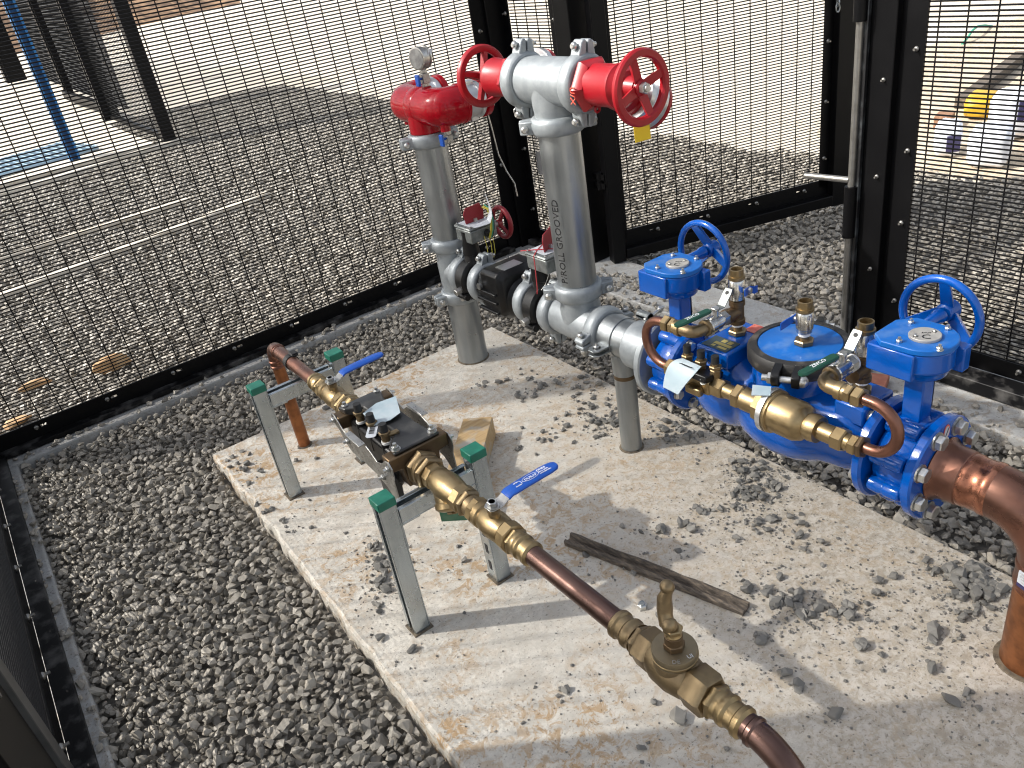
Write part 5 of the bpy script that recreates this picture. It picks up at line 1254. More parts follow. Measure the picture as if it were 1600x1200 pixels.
for i, w_ in enumerate((.002, .001, .0028, .0012, .002, .001, .0025, .0014, .001, .002)):
    bc.obox(V(XB - .046, -1.018, ZS + .0582) + e1 * (-.016 + .0036 * i), e1 * (w_ / 2), e2 * .0065, V(0, 0, .0003))
build('bar_mark', bc, 'ink', tl2)
RADK = 0.82
build('outlet_union', MB().hexa((X1, -1.156, ZS), (X1, -1.180, ZS), .052).lathe(V(X1, -1.179, ZS), Yv, [(0, .042), (.006, .046), (.016, .046), (.018, .042)], 32).hexa((X1, -1.196, ZS), (X1, -1.212, ZS), .050), 'bronze', sb)
RADK = 0.8
# strainer
sn = thing('strainer', (X1, -1.29, ZS), 'brass Y strainer with a round branch hanging below the line, next to the near stand', 'strainer')
stb = MB().lathe(V(X1, -1.212, ZS), Yv, [(0, .036), (.004, .039), (.024, .039), (.028, .034)], 8, rot=PI / 8)
stb.lathe(V(X1, -1.236, ZS), Yv, [(0, .033), (.02, .040), (.05, .043), (.08, .038), (.095, .034)], 34)
stb.lathe(V(X1, -1.328, ZS), Yv, [(0, .034), (.004, .041), (.026, .041), (.030, .036)], 8, rot=PI / 8)
bd_ = V(-.30, -.55, -.72).normalized()
stb.lathe(V(X1, -1.268, ZS), bd_, [(0, .036), (.045, .036), (.049, .040), (.062, .040), (.068, .034), (.071, .02)], 32)
build('strainer_body', stb, 'brass', sn)
build('plug_nut', MB().hexa(V(X1, -1.268, ZS) + bd_ * .070, V(X1, -1.268, ZS) + bd_ * .078, .014), 'bronze', sn)
build('nipple', MB().hexa((X1, -1.356, ZS), (X1, -1.372, ZS), .040).lathe(V(X1, -1.371, ZS), Yv, [(0, .030), (.018, .030)], 26), 'bronze', sn)
# dark copper run
dp = build('copper_pipe', MB().lathe(V(X1, -1.560, ZS), Yv, pipe_profile(.285, .0255), 32), 'copper_dark')
tag(dp, 'straight dark copper pipe between the ball valve and the stop valve over the slab', 'pipe')
# stop valve with hose-bent spindle
sv_ = thing('stop_valve', (X1, -1.955, ZS), 'bronze stop valve with round bonnet and crooked spindle at the line\'s near end', 'valve')
press_fit(sv_, -1.893, 1, 'bronze')
bd = MB().hexa((X1, -1.892, ZS), (X1, -1.926, ZS), .044, rot=.3).lathe(V(X1, -1.920, ZS), Yv, [(0, .036), (.02, .046), (.05, .048), (.075, .042), (.082, .038)], 34)
bd.hexa((X1, -1.998, ZS), (X1, -2.040, ZS), .047, rot=.3)
build('valve_body', bd, 'bronze', sv_)
build('bonnet_seat', MB().lathe(V(X1, -1.965, ZS), (0, 0, 1), [(0, .035), (.025, .035), (.030, .033)], 40), 'bronze', sv_, rk=1)
RADK = 1.0
bz = ZS + .030
bn = build('bonnet', MB().lathe(V(X1, -1.965, bz), (0, 0, 1), [(0, .031), (.0, .0345), (.003, .0355), (.017, .0360), (.0195, .035), (.020, .022)], 44), simple('grey_bronze', (0.25, 0.20, 0.125), 0.5, 0.75, (0.20, 0.165, 0.11), 20), sv_)
build('bonnet_ring', MB().lathe(V(X1, -1.965, bz + .005), (0, 0, 1), [(0, .0355), (.001, .0368), (.003, .0368), (.004, .0355)], 44), 'brass', bn)
text_part('bonnet_mark', 'DE', 0.010, 'alu', bn, V(X1 - .019, -1.987, bz + .0200), V(.80, -.60, 0), V(.60, .80, 0))
text_part('bonnet_mark', 'UI', 0.010, 'alu', bn, V(X1 + .004, -1.994, bz + .0200), V(.95, -.3, 0), V(.3, .95, 0))
hz = bz + .0195
build('gland', MB().hexa((X1, -1.965, hz), (X1, -1.965, hz + .013), .0168).lathe(V(X1, -1.965, hz + .013), (0, 0, 1), [(0, .0145), (.014, .0145), (.015, .013)], 24), 'bronze_dark', sv_)
build('gland_nut', MB().lathe(V(X1, -1.965, hz + .028), (0, 0, 1), [(0, .013), (.002, .0135), (.006, .0115), (.008, .0115)], 24).hexa((X1, -1.965, hz + .035), (X1, -1.965, hz + .044), .0155), 'brass', sv_)
tp = [V(X1, -1.965, hz + .042), V(X1 - .003, -1.965, hz + .052), V(X1 - .010, -1.963, hz + .060), V(X1 - .006, -1.957, hz + .070), V(X1 - .003, -1.954, hz + .078), V(X1 - .002, -1.954, hz + .098), V(X1 + .003, -1.955, hz + .108), V(X1 + .005, -1.955, hz + .115)]
spm = MB().tube(tp, [.0092, .0102, .0122, .0116, .0124, .0114, .0086, .0108], 18)
spm.sphere((X1 - .011, -1.969, hz + .060), .0122, 16, 10); spm.sphere((X1 + .005, -1.954, hz + .116), .0114, 16, 10)
build('spindle', spm, 'bronze', sv_)
RADK = 0.8
press_fit(sv_, -2.040, -1, 'brass')
# last bend
lbend = thing('copper_elbow', (X1, -2.18, 0), 'dark copper bend turning down into the slab at the bottom edge of the picture', 'pipe')
el = [V(X1, -2.085, ZS)] + [V(X1, -2.10, ZS)] + bend((X1, -2.118, ZS), (X1, -2.205, ZS - .087), (X1, -2.205, ZS), 12) + [V(X1, -2.205, .26)]
eb = MB().tube(el, .0212, 30)
eb.lathe(V(X1, -2.112, ZS), Yv, [(0, .021), (.003, .0240), (.009, .0240), (.012, .021)], 30)
eb.lathe(V(X1, -2.205, .285), (0, 0, -1), [(0, .021), (.003, .0240), (.009, .0240), (.012, .021)], 30)
build('bend_pipe', eb, 'copper_dark', lbend, rk=1)
build('drop_pipe', MB().lathe(V(X1, -2.205, -.02), (0, 0, 1), pipe_profile(.29, .0205), 30), 'copper_dark', lbend, rk=1)
RADK = 1.0

# ------------------------------------------------------------------ loose things on the slab
wb = MB()
A1, A2, A3 = V(.383, -.914, 0), V(.455, -.978, 0), V(.745, -.671, 0); A4 = A3 + (A1 - A2)
up = V(0, 0, .072)
wo = build('timber_block', MB().add([A1, A2, A3, A4, A1 + up, A2 + up, A3 + up, A4 + up], [(0, 3, 2, 1), (4, 5, 6, 7), (1, 2, 6, 5), (2, 3, 7, 6), (3, 0, 4, 7)]).add([A1, A2, A2 + up, A1 + up], [(0, 1, 2, 3)]), 'timber', bevel=0.002, fix=True)
tag(wo, 'pale sawn timber block with a green painted end lying under the strainer', 'wood block')
ed = (A1 - A4).normalized() * .0012; mid = (A1 + A2) / 2 + up / 2 + ed
build('painted_end', MB().obox(mid, (A2 - A1) * .5, ed.normalized() * .001, up * .5), simple('green_paint', (0.015, 0.09, 0.05), 0.6, 0, (0.05, 0.12, 0.07), 30), wo)
la = V(.578, -1.245, 0); lb_ = V(.712, -1.722, 0); ld_ = (lb_ - la); lw = V(-ld_.y, ld_.x, 0).normalized() * -1
prof_ = [(-.018, 0), (.016, 0), (.018, .016), (.012, .021), (.004, .010), (-.006, .008), (-.012, .024), (-.019, .020)]
rings = []
r5 = random.Random(5)
for i in range(19):
    t = i / 18; c = la + ld_ * t
    rings.append([c + lw * (a * (1 + r5.uniform(-.05, .05))) + V(0, 0, max(0.001, b * (1 + r5.uniform(-.10, .10)) * (1 if t < .93 else .75))) for a, b in prof_])
lo = build('timber_lath', MB().loft(rings), 'lath', fix=True, angle=25)
tag(lo, 'dirty grooved timber lath lying on the slab behind the stop valve', 'wood strip')
nb = thing('nut_and_bolt', (.5545, -1.548, 0), 'small zinc nut lying on the slab between the copper pipe and the timber lath', 'nut')
build('nut', MB().hexa((.5545, -1.548, .0), (.5545, -1.548, .012), .012), 'bolt', nb); build('shank', MB().cyl((.5545, -1.548, .012), (.5545, -1.548, .017), .0065, n=14), 'zinc', nb)

# ------------------------------------------------------------------ beyond the fence
def rock_thing(c, s, label, seed, sq=(1, .8, .7), cat='rock', name='sandstone_rock', mat='sandstone'):
    v, f = hull_rock(seed, 22, .75)
    mb = MB().add([tuple(np.array(c) + p * np.array(sq) * s) for p in v], [tuple(t) for t in f])
    o = build(name, mb, mat, smooth=False, bevel=0.004); tag(o, label, cat); return o
rock_thing((-.10, 1.19, -.01), .085, 'orange sandstone rock lying in the gravel just beyond the back fence, largest of its kind', 31, (1.15, .8, .65))
rock_thing((-.41, 1.32, -.02), .06, 'small tan sandstone rock beyond the back fence, to the left of the large orange one', 33, (1.3, .7, .5))
rock_thing((-.52, .98, -.02), .06, 'broken brown sandstone lump near the foot of the back fence at the left edge', 34, (1.0, 1.0, .5))
# neighbouring cage
def post_thing(x, y, w, label, h=2.4, mat='black', name='fence_post', grp='black posts of the neighbouring cage'):
    o = build(name, MB().box(x - w / 2, x + w / 2, y - w / 2, y + w / 2, -.02, h), mat, bevel=0.005); tag(o, label, 'post', grp); return o
post_thing(1.64, 6.63, .13, 'black cage post standing at the gravel edge, nearest of the cage posts')
post_thing(1.66, 9.55, .20, 'broad black cage post between the mesh panel and the pavement')
post_thing(1.82, 13.5, .13, 'slim black cage post behind the broad one')
post_thing(1.75, 20.2, .42, 'dark post furthest back in the cage row at the left edge')
nbf = thing('mesh_fence', (1.68, 8.1, 0), 'black mesh panel of the neighbouring cage seen through the back fence', 'fence')
build('wire_mesh', wire_mesh_mb((1.66, 0, 0), V(0, 1, 0), 6.70, 9.45, 0.03, 2.4, off=.03, hpitch=.0254, r=.0024, nv=4, nh=4), 'wire', nbf, kind='stuff')
build('bottom_rail', MB().box(1.63, 1.69, 6.70, 9.45, 0.0, .04), 'black', nbf)
dk = thing('mesh_fence', (1.9, 16.5, 0), 'dark mesh panels at the back of the neighbouring cage row', 'fence')
build('wire_mesh', wire_mesh_mb((1.74, 0, 0), V(0.02, 1, 0), 9.7, 20.0, 0.03, 2.4, off=.03, hpitch=.04, r=.006, nv=4, nh=4), 'wire', dk, kind='stuff')
build('bottom_rail', MB().box(1.70, 1.78, 9.7, 13.4, 0.0, .12), 'black', dk)
bpst = thing('rack_upright', (0.74, 7.0, 0), 'tall blue steel rack upright standing on the gravel near the left edge', 'rack')
build('upright', channel(MB(), (.76, 7.02, -.01), (.76, 7.02, 3.2), (1, 0, 0), (0, -1, 0), .10, .004, .018), 'blue_steel', bpst, bevel=0.001)
ph = MB()
for i in range(58): ph.obox((.702, 6.985, .06 + .052 * i), V(.006, 0, 0), V(0, .004, 0), V(0, 0, .014))
build('punched_holes', ph, 'blue_pale', bpst, kind='stuff')
gr_ = thing('mesh_deck', (.45, 7.6, 0), 'pale blue wire mesh rack deck lying flat on the ground at the left edge', 'rack deck')
gmb = MB(); ga, gb_ = V(-.9, 6.95, .02), V(1.05, 7.3, .02); gdv = (gb_ - ga); gnv = V(-gdv.y, gdv.x, 0).normalized()
for i in range(14):
    o_ = gnv * (.08 * i); gmb.cyl(ga + o_, gb_ + o_, .007, n=6)
for i in range(26):
    p_ = ga + gdv * (i / 25) + V(0, 0, .01); gmb.cyl(p_, p_ + gnv * 1.04, .006, n=6)
build('wire_grid', gmb, 'blue_pale', gr_, kind='stuff')
for k_ in (0, .52, 1.04): build('edge_bar', MB().obox((ga + gb_) / 2 + gnv * k_ - V(0, 0, .012), gdv / 2, gnv * .02, V(0, 0, .012)), 'blue_pale', gr_)
# sacks and litter at the right
def sack(c, sx, sy, sz, rz, label, seed, mat='sack', lab=None, cat='sack', name='sack', grp=None):
    t = thing(name, tuple(c), label, cat, grp); r = random.Random(seed); n, mm = 28, 16
    rot = Matrix.Rotation(rz, 3, 'Z'); vs = []; fs = []
    ph_ = [(r.uniform(2, 7), r.uniform(2, 7), r.uniform(2, 7), r.uniform(0, 6), r.uniform(.006, .016)) for _ in range(9)]
    def P(u, v):
        a, b = u, v
        x = math.copysign(abs(math.cos(a)) ** .5, math.cos(a)) * abs(math.cos(b)) ** .45; y = math.copysign(abs(math.sin(a)) ** .5, math.sin(a)) * abs(math.cos(b)) ** .45; z = math.copysign(abs(math.sin(b)) ** .6, math.sin(b))
        k_ = 1 + sum(am * math.sin(f1 * x * 2 + f2 * y * 2 + f3 * z * 2 + p_) for f1, f2, f3, p_, am in ph_)
        return Vector(c) + rot @ Vector((x * sx * k_, y * sy * k_, sz + z * sz * (k_ * .9 + .1)))
    for j in range(1, mm):
        for i in range(n): vs.append(P(2 * PI * i / n, -PI / 2 + PI * j / mm))
    vs.append(P(0, -PI / 2)); vs.append(P(0, PI / 2))
    for j in range(mm - 2):
        for i in range(n):
            i2 = (i + 1) % n; fs.append((j * n + i, j * n + i2, (j + 1) * n + i2, (j + 1) * n + i))
    for i in range(n):
        i2 = (i + 1) % n; fs.append(((mm - 1) * n, i2, i)); fs.append(((mm - 1) * n + 1, (mm - 2) * n + i, (mm - 2) * n + i2))
    build('bag', MB().add(vs, fs), mat, t, angle=70)
    if lab:
        (ang, zz, w, h, mt_) = lab
        e = rot @ V(math.cos(ang), math.sin(ang), 0); tt = V(-e.y, e.x, 0)
        rad = 1 / max(abs(math.cos(ang)) / sx, abs(math.sin(ang)) / sy)
        build('print_panel', MB().obox(Vector(c) + e * (rad * 1.035) + V(0, 0, sz * 2 * zz), tt * w, e * .004, V(0, 0, h)), mt_, t, bevel=0.002)
    return t
grp = 'white sacks outside the gate'
sack((4.17, -.235, -.07), .075, .07, .095, .5, 'white sack with a dark printed panel, leftmost of the heap outside the gate', 1, lab=(PI + .35, .42, .036, .045, 'purple'), grp=grp)
sack((4.10, -.50, -.07), .125, .10, .10, .35, 'plump plain white sack in front of the heap outside the gate', 2, grp=grp)
sack((4.62, -.36, -.07), .13, .11, .13, .8, 'white sack with a purple printed panel at the back of the heap', 3, lab=(PI + .1, .66, .05, .055, 'purple'), grp=grp)
sack((4.42, -.68, -.07), .13, .11, .15, 1.2, 'grey white sack at the right border of the picture beside the other sacks', 4, grp=grp)
sack((4.98, .00, -.07), .15, .09, .07, .3, 'yellow plastic bag lying behind the white sacks', 5, 'yellow_bag', cat='bag', name='plastic_bag')
pl_ = build('timber_plank', MB().obox((5.75, .33, -.03), V(.68, .15, 0), V(-.010, .04, 0), V(0, 0, .035)), 'lath', bevel=0.004)
tag(pl_, 'weathered timber plank half buried in the sand behind the sacks', 'plank')
bk_ = build('brick_piece', MB().obox((4.66, .06, -.04), V(.06, .02, 0), V(-.015, .045, 0), V(0, 0, .05)), simple('brown_brick', (0.22, 0.11, 0.06), 0.85, 0, (0.3, 0.17, 0.1), 30), bevel=0.004)
tag(bk_, 'brown broken brick beside the yellow bag on the sand', 'brick')
hs_ = build('garden_hose', MB().tube([V(6.98, 1.22, -.065), V(7.08, 1.23, -.03), V(7.22, 1.27, 0.0), V(7.4, 1.32, .0), V(7.6, 1.36, -.03), V(7.75, 1.37, -.066)], .010, 8), 'green_hose'); tag(hs_, 'green hose curving over the sand beyond the gate', 'hose')
sh_ = rock_thing((7.5, .72, -.12), .28, 'low heap of pale rubble on the sand at the right border', 41, (1.5, .8, .4), 'rubble heap', 'rubble_heap', 'sand')
bsc = thing('paver_brick', (1.72, -1.39, 0), 'small reddish brick piece on the concrete strip behind the blue body', 'brick')
build('brick', MB().obox((1.72, -1.39, .014), V(.034, .014, 0), V(-.012, .03, 0), V(0, 0, .013)), simple('red_brick', (0.34, 0.12, 0.08), 0.8, 0, (0.42, 0.19, 0.13), 30), bsc, bevel=0.003)

# ------------------------------------------------------------------ loose stones
BIG_STONES = [(0.396,-1.815,0.0223),(1.124,-1.981,0.0256),(0.937,-2.034,0.0225),(0.767,-1.679,0.0225),(1.162,-1.996,0.0236),(1.108,-2.052,0.023),(1.139,-2.037,0.0228),(0.804,-2.142,0.0198),(0.777,-1.753,0.0208),(0.624,-2.014,0.0189),(0.78,-1.75,0.0204),(1.127,-1.959,0.0215),(1.145,-2.066,0.0212),(1.126,-2.024,0.021),(1.107,-1.985,0.0208),(1.092,-2.035,0.0204),(0.779,-1.754,0.0192),(0.855,-1.888,0.019),(1.159,-1.99,0.0204),(0.629,-1.928,0.0175),(1.114,-2.026,0.0199),(1.12,-2.049,0.0197),(1.118,-2.035,0.0197),(0.805,-1.954,0.018),(1.107,-2.001,0.0195),(0.807,-1.949,0.0179),(0.772,-1.39,0.02),(0.777,-1.387,0.02),(0.844,-1.829,0.0184),(0.799,-1.948,0.0177),(1.126,-2.008,0.0194),(0.833,-1.442,0.0199),(0.785,-1.718,0.0183),(0.784,-1.812,0.0177),(0.831,-1.41,0.0196),(1.144,-2.027,0.019),(0.848,-2.078,0.017),(1.135,-2.04,0.0186),(0.663,-1.801,0.0167),(0.808,-1.95,0.0168),(0.507,-1.825,0.0156),(0.635,-1.888,0.0159),(1.123,-1.952,0.0182),(1.127,-2.061,0.0179),(0.828,-1.828,0.0169),(1.139,-2.046,0.0179),(1.11,-1.975,0.0177),(1.116,-1.985,0.0177),(0.038,-1.18,0.0169),(0.801,-1.829,0.0163),(0.818,-1.774,0.0165),(0.838,-1.769,0.0166),(0.169,-0.93,0.0183),(1.112,-2.025,0.0171),(1.085,-2.004,0.017),(1.175,-1.996,0.0175),(0.13,-1.048,0.0175),(0.68,-1.795,0.0154),(0.132,-1.006,0.0175),(1.0,-1.565,0.0176),(0.775,-1.672,0.0161),(0.788,-1.82,0.0156),(1.11,-1.376,0.0187),(1.069,-2.02,0.0164),(0.157,-0.957,0.0176),(0.806,-2.146,0.0148),(0.837,-1.417,0.0171),(1.138,-2.006,0.0166),(1.159,-2.009,0.0167),(1.145,-2.056,0.0165),(0.8,-1.81,0.0154),(0.818,-1.781,0.0154),(0.082,-1.269,0.0153),(0.797,-1.773,0.0153),(0.94,-2.037,0.0152),(0.8,-1.796,0.0152),(1.071,-1.458,0.0175),(0.675,-1.799,0.0146),(1.067,-2.003,0.0158),(0.99,-1.869,0.0157),(1.123,-2.06,0.0159),(0.159,-0.986,0.0167),(1.139,-1.346,0.0181),(0.772,-1.388,0.0162),(0.995,-1.65,0.016),(1.013,-2.05,0.015),(1.107,-1.997,0.0155),(0.882,-1.872,0.0147),(0.63,-1.885,0.0136),(1.12,-1.904,0.0155),(1.151,-1.04,0.0186),(1.114,-1.496,0.0165),(1.051,-1.492,0.0162),(1.025,-1.883,0.0149),(0.178,-0.96,0.0159),(0.917,-2.04,0.014),(0.956,-1.888,0.0145),(0.27,-1.605,0.013),(0.834,-1.438,0.0153),(1.07,-2.012,0.0146),(0.799,-1.712,0.0142),(0.899,-1.41,0.0156),(0.842,-2.15,0.0133),(0.836,-1.86,0.0139),(1.109,-1.418,0.0164),(0.856,-1.872,0.0139),(1.128,-1.322,0.0166),(0.951,-1.883,0.0141),(1.115,-1.071,0.0175),(0.989,-1.867,0.0143),(0.841,-1.856,0.0137),(1.135,-1.951,0.0146),(1.036,-1.622,0.015),(1.114,-1.414,0.0159),(1.046,-0.92,0.0175),(0.666,-1.797,0.0128),(0.157,-0.95,0.0149),(1.144,-2.043,0.0141),(1.157,-1.996,0.0142),(0.09,-1.078,0.0141),(0.879,-1.865,0.0133),(0.294,-1.815,0.0115),(0.562,-1.596,0.0129),(1.067,-1.49,0.015),(1.036,-1.45,0.015),(0.847,-1.707,0.0134),(0.62,-1.931,0.012),(0.396,-1.827,0.0116),(0.153,-0.997,0.0143),(1.157,-1.075,0.0166),(0.387,-1.755,0.0117),(1.002,-0.881,0.0168),(1.121,-1.475,0.015),(1.172,-0.697,0.0181),(1.119,-1.46,0.015),(0.13,-1.035,0.0139),(1.125,-1.148,0.016),(0.04,-0.194,0.018),(0.969,-1.546,0.014),(1.015,-1.699,0.0137),(0.915,-2.042,0.0124),(0.08,-1.101,0.0132),(0.124,-1.017,0.0136),(1.083,-2.015,0.013),(1.069,-2.016,0.0129),(0.884,-1.545,0.0133),(1.104,-1.375,0.0146),(1.129,-1.176,0.0153),(1.161,-1.415,0.0146),(0.275,-1.607,0.0113),(0.576,-1.32,0.013),(1.007,-1.567,0.0135),(1.138,-1.145,0.0153),(1.108,-1.967,0.0129),(1.016,-0.823,0.016),(0.805,-1.77,0.0121),(0.829,-1.754,0.0122),(1.134,-1.397,0.0142),(0.927,-0.814,0.0156),(0.199,-0.862,0.0138),(0.752,-1.474,0.0126),(0.969,-1.542,0.0131),(1.081,-0.563,0.017),(1.021,-1.465,0.0135),(0.136,-1.032,0.0129),(1.105,-1.94,0.0126),(0.935,-0.541,0.0166),(0.673,-1.784,0.0114),(0.617,-1.453,0.0122),(0.178,-0.953,0.0132),(0.915,-1.891,0.0119),(1.102,-2.058,0.0123),(0.945,-0.4,0.0171),(1.148,-1.106,0.0149),(1.03,-1.446,0.0134),(0.179,-0.863,0.0135),(0.825,-2.186,0.011),(1.082,-1.11,0.0146),(1.072,-1.459,0.0134),(0.337,-1.102,0.0126),(0.067,-0.161,0.0165),(0.961,-1.582,0.0126),(1.15,-1.097,0.0147),(0.993,-1.652,0.0125),(0.974,-1.459,0.0129),(0.942,-1.444,0.0128),(0.156,-0.973,0.0127),(1.108,-0.659,0.016),(1.153,-1.41,0.0135),(0.806,-1.793,0.0113),(1.03,-1.478,0.0128),(1.175,-1.392,0.0135),(1.011,-1.427,0.0128),(1.039,-1.59,0.0124),(1.102,-0.818,0.015),(1.037,-2.051,0.0114),(1.05,-2.06,0.0114),(0.963,-1.683,0.0118),(1.065,-2.01,0.0115),(0.085,-1.067,0.0118),(1.061,-0.793,0.0148),(1.077,-0.592,0.0156),(0.143,-0.995,0.0121),(1.067,-1.4,0.0128),(0.977,-1.541,0.0121),(1.119,-1.052,0.014),(1.021,-0.553,0.0155),(1.165,-1.171,0.0137),(1.158,-1.477,0.0128),(1.159,-0.612,0.0156),(1.162,-1.366,0.0131),(0.949,-0.933,0.0138),(0.145,-1.005,0.0119),(1.023,-1.455,0.0123),(0.812,-1.993,0.0104),(1.124,-1.459,0.0126),(0.42,-0.041,0.0163),(0.202,-0.979,0.012),(1.041,-0.903,0.014),(1.14,-1.398,0.0127),(0.977,-0.76,0.0142),(0.903,-1.421,0.0118),(1.105,-1.352,0.0126),(0.177,-0.97,0.0118),(1.058,-1.435,0.0122),(1.029,-0.884,0.0138),(1.073,-0.871,0.0139),(1.043,-0.54,0.015),(1.025,-0.928,0.0135),(0.946,-1.437,0.0117),(1.08,-2.075,0.0108),(1.05,-1.425,0.012),(0.961,-1.55,0.0114),(1.022,-2.051,0.0106),(1.027,-1.424,0.0119),(1.114,-1.063,0.0132),(0.042,-0.549,0.0131),(1.051,-1.472,0.0118),(0.866,-1.878,0.0103),(0.862,-1.867,0.0103)]
